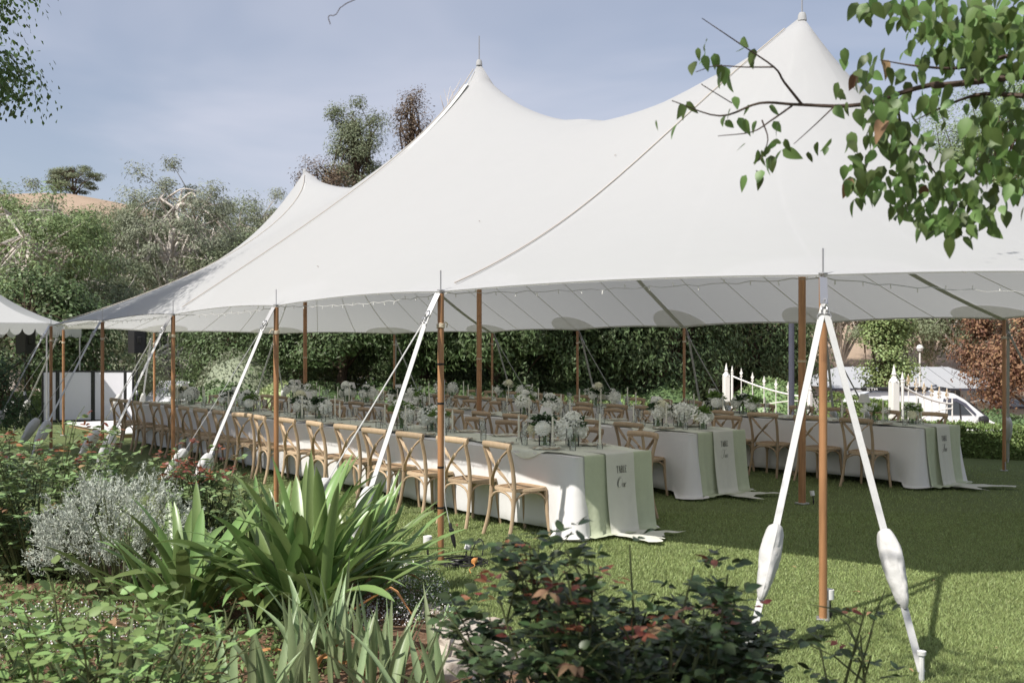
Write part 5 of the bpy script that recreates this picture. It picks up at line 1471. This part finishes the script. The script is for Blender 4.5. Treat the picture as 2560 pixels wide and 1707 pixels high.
def rose_bush(name, label, pos, H, rx, ry, nstem, ncomp, leafL, mats, redtop, seed, nobj=300, group=None, ybias=None, bare=.25, lflets=5, flat=.8):
    global rng
    keep = rng; rng = np.random.default_rng(seed); rd = random.Random(seed)
    o = thing(name, label, 'shrub', pos, 0, group)
    b = MB(); nodes = []
    for k in range(nstem):
        a = rd.uniform(0, 6.28); q = rd.uniform(.25, 1) ** .6
        tip = Vector((rx * q * math.cos(a), ry * q * math.sin(a), H * (1 - .32 * q * q) * rd.uniform(.72, 1.0)))
        b0 = Vector((tip.x * .25, tip.y * .25, -.03)); mid = b0.lerp(tip, .5) + Vector((rd.uniform(-.06, .06), rd.uniform(-.06, .06), .04))
        path = catmull([b0, mid, tip], 6)
        b.tube(path, [lerp(.010, .0028, i / (len(path) - 1)) for i in range(len(path))], 5)
        for s in range(3):
            i = rd.randint(4, len(path) - 2); st = path[i]
            e = st + Vector((rd.gauss(0, .1), rd.gauss(0, .1), rd.uniform(.04, .2)))
            b.tube([st, st.lerp(e, .5) + Vector((0, 0, .02)), e], [.004, .003, .002], 4); nodes += [(st.lerp(e, .5), e - st), (e, e - st)]
        for i in range(int(len(path) * bare), len(path)): nodes.append((path[i], path[i] - path[i - 1]))
    b.build('stem', M['stem'], o)
    comp = []
    for k in range(ncomp):
        p, d = rd.choice(nodes); a = rd.uniform(0, 6.28)
        out = (Vector((math.cos(a), math.sin(a), rd.uniform(-.1, .6))) + d.normalized() * .35).normalized()
        comp.append((p, out, rd.random()))
    comp.sort(key=lambda c: (Vector(pos) + c[0] + Vector((0, 0, 0)) - Vector((0, 0, CAMH))).length)
    meA = [leaf_shape(leafL * s, leafL * s * w, mats[0]) for s, w in ((1, .62), (.85, .7), (1.1, .55))]
    meR = [leaf_shape(leafL * s * .85, leafL * s * w * .8, M['young'], 'young_leaf') for s, w in ((1, .55), (.8, .6))]
    meD = [leaf_shape(leafL * .9, leafL * .5, M['dryleaf'], 'dry_leaf', curl=.5)]
    cnt = 0; rest = [[], []]
    for p, out, r in comp:
        red = (p.z > H * .66 and r < redtop); dry = (not red) and r > .93
        side = out.cross(Vector((0, 0, 1))); side = side.normalized() if side.length > .01 else Vector((1, 0, 0))
        pet = leafL * 1.6
        fl = [(p + out * pet, out)]
        for q, tt in enumerate((.55, .95)):
            if 2 * q + 2 < lflets:
                for sg in (-1, 1): fl.append((p + out * pet * tt, (out * .5 + side * sg).normalized()))
        for c, d in fl:
            up = Vector((rd.gauss(0, .45), rd.gauss(0, .45), 1)); d = (d + Vector((0, 0, rd.uniform(-.35, .15)))).normalized()
            if cnt < nobj:
                me = rd.choice(meR) if red else (meD[0] if dry else rd.choice(meA))
                x_ = d.cross(up).normalized(); z_ = x_.cross(d)
                m_ = Matrix((x_, d, z_)).transposed()
                ob = link(me.name.split('.')[0], me, o, c, m_.to_euler(), (1, 1, 1)); cnt += 1
            else: rest[1 if red else 0].append((c, d, up))
    for k, R_ in enumerate(rest):
        if not R_: continue
        me = shaped_mass('leaf_mass', (meA if k == 0 else meR)[0], R_, mats[1] if k == 0 else M['young'])
        link('leaf_mass' if k == 0 else 'young_leaf_mass', me, o)['kind'] = 'stuff'
    rng = keep
    return o
GR = 'rose bushes in the bed'
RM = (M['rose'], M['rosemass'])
RMD = (mat('shade_tinted_rose_leaf', (.062, .095, .036), .4, .4, obj=.35, island=.3, hue=.025, trans=.15), mat('shade_tinted_rose_leaf_mass', (.055, .085, .033), .45, .4, island=.4, hue=.025, trans=.15))  # rose leaf colour darkened to carry the deep shade on the nearest bushes
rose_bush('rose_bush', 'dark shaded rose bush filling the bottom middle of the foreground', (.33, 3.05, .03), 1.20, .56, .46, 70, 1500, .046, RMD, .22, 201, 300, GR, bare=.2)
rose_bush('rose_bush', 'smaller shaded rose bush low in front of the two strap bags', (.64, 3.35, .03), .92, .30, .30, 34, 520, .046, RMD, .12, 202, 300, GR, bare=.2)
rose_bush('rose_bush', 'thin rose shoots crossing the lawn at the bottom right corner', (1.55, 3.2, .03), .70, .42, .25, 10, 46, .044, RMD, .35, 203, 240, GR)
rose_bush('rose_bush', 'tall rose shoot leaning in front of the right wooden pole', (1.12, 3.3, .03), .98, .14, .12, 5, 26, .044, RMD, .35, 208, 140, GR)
rose_bush('rose_bush', 'bright green rose bush with red young tips at the left edge', (-3.55, 7.3, .03), 1.30, .80, .66, 70, 980, .052, RM, .34, 204, 300, GR, bare=.05)
rose_bush('rose_bush', 'rose bush with many red young leaves in front of the shaded chairs', (-2.28, 7.2, .03), 1.10, .44, .36, 42, 560, .048, RM, .62, 205, 300, GR, bare=.05)
rose_bush('rose_bush', 'leafy rose bush behind the silver bush at the far left', (-4.6, 8.4, .03), 1.15, .7, .6, 36, 420, .052, RM, .4, 206, 200, GR, bare=.05)
RM2 = (mat('shrub_leaf', (.225, .325, .115), .5, .3, obj=.3, island=.3, hue=.02, trans=.25), mat('shrub_leaf_mass', (.215, .31, .11), .5, .3, island=.35, hue=.02, trans=.25))
rose_bush('leafy_shrub', 'blurred pale-green leafy shrub in the bottom left corner', (-1.52, 3.75, .03), .92, .56, .42, 34, 330, .058, RM2, .03, 207, 300, None, bare=.3, lflets=3)
rose_bush('rose_bush', 'young rose seedling with two buds beside the white strap bag', (-1.98, 7.9, .03), .62, .10, .10, 4, 14, .04, RM, .1, 209, 60, GR)
# silver bush
sv = thing('silver_bush', 'silvery grey cotton-lavender bush between the roses and the strap-leaved clumps', 'shrub', (-2.66, 6.6, 0)); sv.scale = (.92, .92, .92)
n = 620
d = unit(rng.normal(size=(n, 3))); d[:, 2] = np.abs(d[:, 2]) * 1.0 - .1
sh_ = np.array([1 + .22 * noise.noise(Vector(q) * 2.6 + Vector((4, 0, 0))) for q in d])
c = d * np.array([.66, .55, .62]) * sh_[:, None] * rng.uniform(.75, 1.0, (n, 1)) + np.array([0, 0, .40])
idx = np.repeat(np.arange(n), 24)
ax = unit(d * .8 + np.array([0, 0, .8]) + .25 * rng.normal(size=d.shape))[idx]
cc = c[idx] + ax * rng.uniform(-.05, .09, (len(idx), 1)) + rng.normal(0, .010, (len(idx), 3))
V, F = leaf_quads(cc, unit(ax + .7 * rng.normal(size=cc.shape)), .034, .0075, .1)
link('foliage', np_mesh('foliage', V, F, M['silver']), sv)['kind'] = 'stuff'
b = MB()
for k in range(60):
    q = Vector(c[k * 9]); b.tube([(q.x * .2, q.y * .2, 0), q * .6 + Vector((0, 0, .05)), q], [.008, .005, .003], 4)
b.build('stem', M['stem'], sv)
# ground cover, alyssum and litter
def cover(name, label, pts, n, m, leafL, leafW, h, cat='ground cover'):
    c = np.zeros((0, 3))
    while len(c) < n:
        p = np.array([(random.uniform(min(q[0] for q in pts), max(q[0] for q in pts)), random.uniform(min(q[1] for q in pts), max(q[1] for q in pts))) for _ in range(n)])
        ok = np.array([in_poly(x, y, pts) and noise.noise(Vector((x * 2.5, y * 2.5, 9))) > -.28 for x, y in p])
        p = p[ok]; c = np.concatenate([c, np.column_stack([p, rng.uniform(.03, 1, len(p)) ** 1.5 * h + .04])])
    c = c[:n]
    d = unit(rng.normal(size=(n, 3)) + np.array([0, 0, .5]))
    V, F = leaf_quads(c, d, leafL, leafW, .2)
    o = link(name, np_mesh(name, V, F, m)); return tag(o, label, cat, kind='stuff')
PA = [(-4.4, 3.6), (-1.0, 3.6), (-.95, 5.4), (-1.4, 6.3), (-1.9, 7.4), (-2.6, 8.4), (-5.4, 10), (-6.5, 9.5)]
cover('ground_cover', 'low green weeds carpeting the left of the bed', PA, 26000, M['cover'], .044, .022, .13)
cover('ground_cover', 'green leafy edging between the strap leaves and the lawn', [(-.75, 6.2), (-.35, 6.0), (-.5, 7.2), (-1.9, 8.2), (-4, 9.6), (-4.3, 8.6), (-2.0, 7.5), (-1.1, 6.9)], 9000, M['cover'], .034, .016, .09)
cover('alyssum', 'tiny white alyssum flowers at the lawn edge by the striped pole', [(-1.15, 6.0), (-.35, 5.9), (-.42, 6.7), (-.62, 7.5), (-.95, 7.85), (-1.6, 8.1), (-1.5, 7.3)], 5200, M['alyssum'], .0115, .010, .11, 'flowers')
cover('alyssum', 'white alyssum flowers scattered below the silver bush', [(-3.2, 5.2), (-1.9, 5.3), (-1.8, 6.2), (-3.4, 6.2)], 2400, M['alyssum'], .013, .011, .12, 'flowers')
cover('leaf_litter', 'dry brown leaf litter on the soil of the bed', [(-3, 3.5), (.6, 3.5), (.3, 4.9), (-.2, 5.9), (-1.2, 6.6), (-3, 6)], 2600, M['dryleaf'], .045, .022, .02, 'leaf litter')
# border stones
def rock(label, pos, s, seed):
    import bmesh
    bm = bmesh.new(); bmesh.ops.create_icosphere(bm, subdivisions=3, radius=1)
    for v in bm.verts:
        q = v.co * 1.3 + Vector((seed, seed * 2, 0)); f = 1 + .32 * noise.noise(q) + .12 * noise.noise(q * 2.6)
        v.co = Vector((max(-.82, min(.82, v.co.x)), max(-.8, min(.8, v.co.y)), max(-.7, min(.62, v.co.z)))) * f
        v.co = Vector((v.co.x * s[0], v.co.y * s[1], v.co.z * s[2]))
    me = bpy.data.meshes.new('border_stone'); bm.to_mesh(me); bm.free(); me.materials.append(M['stone'])
    me.polygons.foreach_set('use_smooth', [True] * len(me.polygons)); me.set_sharp_from_angle(angle=R(28))
    o = link('border_stone', me, None, pos, (random.uniform(-.15, .15), random.uniform(-.15, .15), seed)); tag(o, label, 'stone', 'stones edging the bed')
rock('flat pale stone at the bed edge, farthest of the border stones', gpos(1165, 1590, .08), (.27, .17, .11), 1.0)
rock('pale stone leaning in front of the flat one beside the dark rose bush', gpos(1262, 1655, .07), (.16, .13, .13), 2.3)
rock('brown-stained stone half hidden by iris leaves', gpos(1120, 1680, .06), (.15, .12, .09), 3.7)
rock('small chipped stone at the bottom of the border beside dry leaves', gpos(1215, 1740, .05), (.15, .11, .08), 4.9)
rock('small rough stone by the alyssum at the top of the border', gpos(1085, 1535, .05), (.09, .08, .07), 6.1)

# ------------------------------------------------------------------ overhead tree whose branches hang into view at upper right
ov = thing('overhanging_tree', 'leafy branches of a near tree hanging in at the upper right', 'tree', (4.3, 2.6, 0))
O0 = Vector((4.3, 2.6, 0))
b = MB()
def op(px, py, y): return Vector(((px - 1280) / 2440 * y, y, CAMH + (883 - py) / 2440 * y)) - O0
b.tube(catmull([(0, 0, -.2), (.05, .0, 1.5), (-.1, .1, 3.0), (-.4, -.2, 5.0)], 5), [.17 - .006 * k for k in range(16)], 10)
fork = Vector((-.1, .1, 2.85))
limbA = catmull([fork, op(2560, 190, 3.3), op(2330, 212, 3.4), op(2150, 262, 3.45), op(2000, 262, 3.45), op(1900, 258, 3.4), op(1800, 290, 3.4), op(1680, 252, 3.35)], 5)
b.tube(limbA, [lerp(.016, .0020, (k / (len(limbA) - 1)) ** .6) for k in range(len(limbA))], 6)
for pts, r0 in (([op(2560, 240, 3.3), op(2460, 235, 3.4), op(2380, 258, 3.45), op(2290, 300, 3.45)], .010), ([op(2520, 140, 3.3), op(2400, 170, 3.4), op(2290, 165, 3.4), op(2200, 150, 3.45)], .008),
                ([op(2005, 262, 3.45), op(1960, 205, 3.43), op(1935, 168, 3.4), op(1850, 110, 3.4), op(1755, 46, 3.4)], .0055), ([op(1980, 265, 3.45), op(1930, 300, 3.4), op(1880, 330, 3.4), op(1795, 340, 3.35)], .004),
                ([op(1935, 168, 3.4), op(1860, 168, 3.4), op(1790, 165, 3.38), op(1740, 180, 3.36)], .003), ([op(2090, 262, 3.45), op(2040, 310, 3.45), op(1985, 360, 3.4)], .003), ([op(1905, 300, 3.4), op(1920, 350, 3.4), op(1900, 400, 3.38)], .003),
                ([op(1830, 258, 3.4), op(1760, 215, 3.4), op(1755, 210, 3.4)], .002), ([op(2240, 230, 3.45), op(2260, 330, 3.5), op(2330, 420, 3.55), op(2400, 520, 3.6)], .006), ([op(2460, 235, 3.4), op(2480, 340, 3.5), op(2500, 430, 3.55)], .006),
                ([(-5.1, .9, 4.6), op(900, -150, 3.3), op(850, 20, 3.2), op(822, 40, 3.2), op(826, 62, 3.2)], .0016)):
    P = catmull(pts, 4); b.tube(P, [lerp(r0, .0014, k / (len(P) - 1)) for k in range(len(P))], 5)
up1 = catmull([(-.1, .1, 3.0), (-2.4, -.8, 4.5), (-4.8, -1.5, 4.6), (-6.0, -1.6, 4.4)], 5); b.tube(up1, [lerp(.08, .012, k / (len(up1) - 1)) for k in range(len(up1))], 6)
up2 = catmull([(-.15, .1, 3.4), (-1.2, 1.0, 5.0), (-2.2, 2.0, 5.4)], 5); b.tube(up2, [lerp(.06, .01, k / (len(up2) - 1)) for k in range(len(up2))], 6)
up3 = catmull([up1[5], (-3.6, -.1, 4.4), (-4.4, .3, 4.5), (-5.1, .9, 4.6)], 5); b.tube(up3, [lerp(.03, .003, k / (len(up3) - 1)) for k in range(len(up3))], 5)
b.build('branch', M['twig'], ov)
LS = [leaf_shape(.060 * s, .060 * w, M['over'], 'leaf', fold=.16, curl=cu, heart=True) for s, w, cu in ((1, .56, .12), (1.15, .60, .25), (.8, .5, .05), (.95, .42, .35), (1.05, .64, .18))]
LD = [leaf_shape(.085, .045, M['dryleaf'], 'dry_leaf', fold=.6, curl=.5, heart=True)]
rd = random.Random(77)
CL = [(1755, 150, 6, 24), (1820, 175, 5, 26), (1880, 125, 4, 20), (1700, 290, 5, 26), (1835, 255, 4, 18), (1840, 290, 4, 20), (1930, 300, 4, 25), (1910, 385, 9, 26), (1885, 430, 4, 20), (1945, 375, 4, 18), (2060, 345, 6, 22), (2120, 255, 4, 24), (2095, 215, 2, 10),
      (2170, 175, 7, 34), (2215, 260, 10, 38), (2190, 340, 8, 30), (2160, 420, 7, 30), (2150, 460, 5, 22), (2260, 330, 8, 34), (2300, 250, 7, 40), (2300, 400, 10, 36), (2240, 440, 7, 30), (2270, 500, 6, 24), (2350, 480, 9, 34), (2390, 550, 9, 26), (2330, 545, 4, 18), (2430, 480, 7, 34), (2470, 520, 6, 24), (2420, 400, 8, 36), (2500, 400, 8, 36), (2540, 330, 9, 34), (2460, 320, 9, 40), (2520, 220, 8, 40),
      (2340, 130, 8, 40), (2420, 90, 10, 44), (2500, 60, 12, 48), (2340, 40, 8, 40), (2250, 15, 6, 34), (2170, 8, 4, 22), (2550, 150, 10, 44), (2420, 20, 10, 44), (2550, 460, 6, 26), (2380, 70, 9, 40), (2470, 110, 9, 40), (2540, 40, 10, 40), (2300, 20, 6, 36), (2530, 280, 7, 36), (2440, 170, 5, 36)] + [(2640 + 75 * q_, 40 + (q_ * 137) % 430, 9, 52) for q_ in range(13)] + [(2660 + 90 * q_, 90 + (q_ * 211) % 260, 8, 60) for q_ in range(9)]
rest = []
cnt = 0
for px, py, k, rad in CL:
    for q in range(k if px < 2150 else int(k * 3.4)):
        y = 3.4 + rd.gauss(0, .06) + (px > 2150) * rd.uniform(-.3, .35)
        p = op(px + rd.gauss(0, rad), py + rd.gauss(0, rad * .8), y)
        d = Vector((rd.gauss(-.1, .45), rd.gauss(0, .5), -1 + rd.gauss(0, .35))).normalized()
        up_ = Vector((rd.gauss(-.5, .6), rd.gauss(-.6, .6), rd.gauss(.5, .4)))
        x_ = d.cross(up_).normalized(); m_ = Matrix((x_, d, x_.cross(d))).transposed()
        if cnt < 300:
            me = LD[0] if rd.random() < .015 else rd.choice(LS)
            s_ = rd.uniform(.75, 1.2); link(me.name.split('.')[0], me, ov, p, m_.to_euler(), (s_, s_, s_)); cnt += 1
        else: rest.append((p, d, up_))
def blob(c, r, n, sq=.6):
    for _ in range(n):
        q = Vector((rd.gauss(0, .5), rd.gauss(0, .5), rd.gauss(0, .5) * sq)) * r
        rest.append((Vector(c) + q - O0, Vector((rd.gauss(0, .5), rd.gauss(0, .5), -1)).normalized(), Vector((rd.gauss(0, .5), rd.gauss(0, .5), 1))))
for c_, r_, n_ in (((-1.75, .95, 4.3), .85, 1500), ((-1.2, 1.15, 4.3), .80, 1400), ((-.75, 1.45, 4.4), .65, 900), ((-1.2, .6, 4.6), .9, 1000), ((2.1, 4.7, 5.5), .55, 420), ((2.6, 4.3, 5.4), .6, 420), ((-.45, 2.55, 4.6), .42, 220), ((-.1, 2.1, 4.5), .5, 330), ((-.6, 3.3, 4.75), .3, 60), ((.1, 2.5, 4.6), .4, 200), ((3.2, 2.8, 5.0), 1.0, 500)): blob(c_, r_, n_)
link('leaf_mass', shaped_mass('leaf_mass', LS[0], rest, M['over2'], .7, 1.25), ov)['kind'] = 'stuff'
# birch at left: fringe in view, its shade falls on the roof and the far chairs
bt = make_tree('birch_tree', 'birch with small green leaves and pale twigs hanging in at the upper left', (-10.4, 11.9, 0), 10, (6.1, 4.0, 4.0, 2.2), M['birch'], M['birchbark'], 200, 400, (.085, .064), .5, .72, .16, 91, (0, 0), .35, shell=.4)

# ------------------------------------------------------------------ lights, cables and odds on the lawn
def uplight(label, pos, tilt=0., h=.16, s=1.):
    o = thing('garden_uplight', label, 'spotlight', pos, random.random() * 3, 'white garden uplights'); o.scale = (s,) * 3
    b = MB(); b.tube([(0, 0, -.03), (0, 0, h * .5), (.012, 0, h)], [.006, .008, .009], 6); b.box((0, 0, h * .35), (.022, .03, .05), bev=.004); b.build('stake', M['black'], o)
    rot = Matrix.Rotation(tilt, 3, 'Y')
    b = MB(); b.lathe([(0, 0), (.030, .0), (.036, .004), (.037, .075), (.033, .078), (.031, .06), (0, .055)], 18, (.012, 0, h), rot); b.build('lamp_can', M['white_plastic'], o)
P4 = TW(-RR, 0)
uplight('white spotlight can left of the taped pole', P4 + Vector((-.10, -.06, 0)))
uplight('small tilted white spotlight among the cables', P4 + Vector((.20, .12, 0)), .35, .13, .7)
P5 = TW(-RR * math.cos(R(36)), -RR * math.sin(R(36)))
uplight('white spotlight can at the foot of the right wooden pole', P5 + Vector((.055, .02, 0)), 0, .15, .85)
uplight('white spotlight tilted at the foot of the far right pole', TW(RR, 0) + Vector((.35, -.25, 0)), .5, .2, 1.2)
uplight('dark stake light beside the nearest centre pole', TW(0, 0) + Vector((.13, .0, 0)), .2, .14, .7)
cb = thing('cable_pile', 'tangled pile of black extension cable at the foot of the taped pole', 'cable', P4 + Vector((.18, -.06, 0)))
b = MB(); rd = random.Random(5)
path = []
for k in range(210):
    a = k * .30; r = .10 + .05 * math.sin(k * .083) + .02 * math.sin(k * .51)
    path.append((r * 1.35 * math.cos(a) + .02 * math.sin(k * .2), r * .75 * math.sin(a), .012 + .05 * (math.sin(k * .37) * .5 + .5) * (.35 + .65 * (k / 210))))
b.tube(path, .0055, 5); b.build('coil', M['cable'], cb)
b = MB(); b.tube(catmull([(.06, .02, .07), (.10, .04, .16), (.14, .03, .21), (.17, .02, .17), (.16, .0, .08)], 6), .005, 5); b.build('loose_loop', M['cable'], cb)
pg = thing('orange_plug', 'orange plug end lying on the black cable pile', 'plug', P4 + Vector((.27, -.17, .03)), 1.2)
b = MB(); b.lathe([(0, 0), (.018, .003), (.024, .02), (.022, .045), (.012, .06), (.007, .085), (0, .09)], 12, (0, 0, .02), Matrix.Rotation(R(80), 3, 'Y')); b.build('plug_body', M['orange'], pg)
b = MB(); b.tube(catmull([(-.0, 0, .015), (-.08, -.05, .01), (-.2, -.06, .01), (-.32, -.12, .012)], 5), .004, 5); b.build('cord', M['orange'], pg)
cn = thing('cable_connector', 'black cable connector hanging against the taped pole', 'connector', P4)
b = MB(); b.tube(catmull([(.03, 0, 1.5), (.032, -.01, .9), (.035, -.02, .55), (.055, -.02, .42), (.075, -.02, .32)], 5), .0035, 5); b.build('lead', M['strap'], cn)
rot = Matrix.Rotation(R(168), 3, 'Y')
b = MB(); b.lathe([(.006, 0), (.014, .01), (.014, .05), (.022, .055), (.022, .07), (.016, .075), (.018, .15), (.012, .19), (.005, .21)], 12, (.075, -.02, .34), rot); b.build('connector_body', M['black'], cn)
for k, (px, py, lb) in enumerate(((1265, 1430, 'curled brown fallen leaf on the grass by the cables'), (1350, 1345, 'fallen leaf on the grass near the front chair leg'), (1140, 1310, 'fallen brown leaf on the grass behind the taped pole'), (1190, 1440, 'dry papery leaf lying in front of the cable pile'), (2150, 1480, 'single fallen leaf on the lit lawn right of the right pole'), (2180, 1530, 'thin fallen twig-like leaf on the lawn near the right strap'))):
    o = link('fallen_leaf', leaf_shape(.06, .03, M['dryleaf'], 'fallen_leaf', curl=.4, fold=.4), None, gpos(px, py, .03), (.2, .1, k * 1.7)); tag(o, lb, 'leaf', 'fallen leaves')

for k, (jj, ii, lb) in enumerate(((4.2, 9.2, 'tiny dry leaf resting on the marquee roof between the middle peak and the taped pole'), (9.5, 11.8, 'tiny dry leaf low on the marquee roof above the second side pole'), (1.8, 5.0, 'tiny dry leaf high on the marquee roof below the saddle'))):
    q = surf(jj, ii) + surf_n(jj, ii) * .012; o = link('fallen_leaf', leaf_shape(.032, .016, M['dryleaf'], 'fallen_leaf', curl=.2, fold=.4), None, TW(q.x, q.y, q.z), (.5, .2, k * 2.1)); tag(o, lb, 'leaf', 'fallen leaves')
for k in range(16):
    px, py = random.uniform(1300, 2500), random.uniform(1360, 1690); v = gpos(px, py, .028)
    if in_poly(v.x, v.y, BED): continue
    o = link('grass_litter', leaf_shape(.035, .016, M['dryleaf'], 'grass_litter', curl=.4, fold=.4), None, v, (.2, .1, k * 1.7)); tag(o, 'small scrap of dry leaf on the sunlit lawn', 'leaf', 'dry scraps on the lawn')

# ------------------------------------------------------------------ grass blades on the nearer lawn
n = 580000
zz = 1 / rng.uniform(1 / 15.0, 1 / 4.3, n) ; zz = np.where(rng.random(n) < .45, rng.uniform(4.4, 10.5, n), zz)
xx = rng.uniform(-.54, .80, n) * zz
xx = np.where((zz > 10) & (xx < -4), xx, xx)
ok = np.ones(n, bool)
Bp = np.array(BED)
ins = np.zeros(n, bool)
for i in range(len(Bp)):
    x1, y1 = Bp[i]; x2, y2 = Bp[i - 1]
    if y1 == y2: continue
    c_ = ((y1 > zz) != (y2 > zz)) & (xx < (x2 - x1) * (zz - y1) / (y2 - y1) + x1); ins ^= c_
ok &= ~ins
xx, zz = xx[ok], zz[ok]; n = len(xx)
hh = rng.uniform(.012, .027, n) * (1 + .25 * np.sin(xx * 3.1) * np.sin(zz * 2.3)); wd = rng.uniform(.0010, .0021, n) * (1 + zz / 6)
a = rng.uniform(0, 2 * np.pi, n); le = rng.uniform(.2, 1.1, n) * hh; la = rng.uniform(0, 2 * np.pi, n)
B0 = np.column_stack([xx, zz, np.full(n, .001)])
V = np.stack([B0 + np.column_stack([np.cos(a) * wd, np.sin(a) * wd, np.zeros(n)]), B0 - np.column_stack([np.cos(a) * wd, np.sin(a) * wd, np.zeros(n)]), B0 + np.column_stack([np.cos(la) * le, np.sin(la) * le, hh])], 1).reshape(-1, 3)
g = link('grass', np_mesh('grass', V, np.arange(3 * n).reshape(n, 3), M['blade']))
tag(g, 'short green turf blades of the lawn', 'grass', kind='stuff')
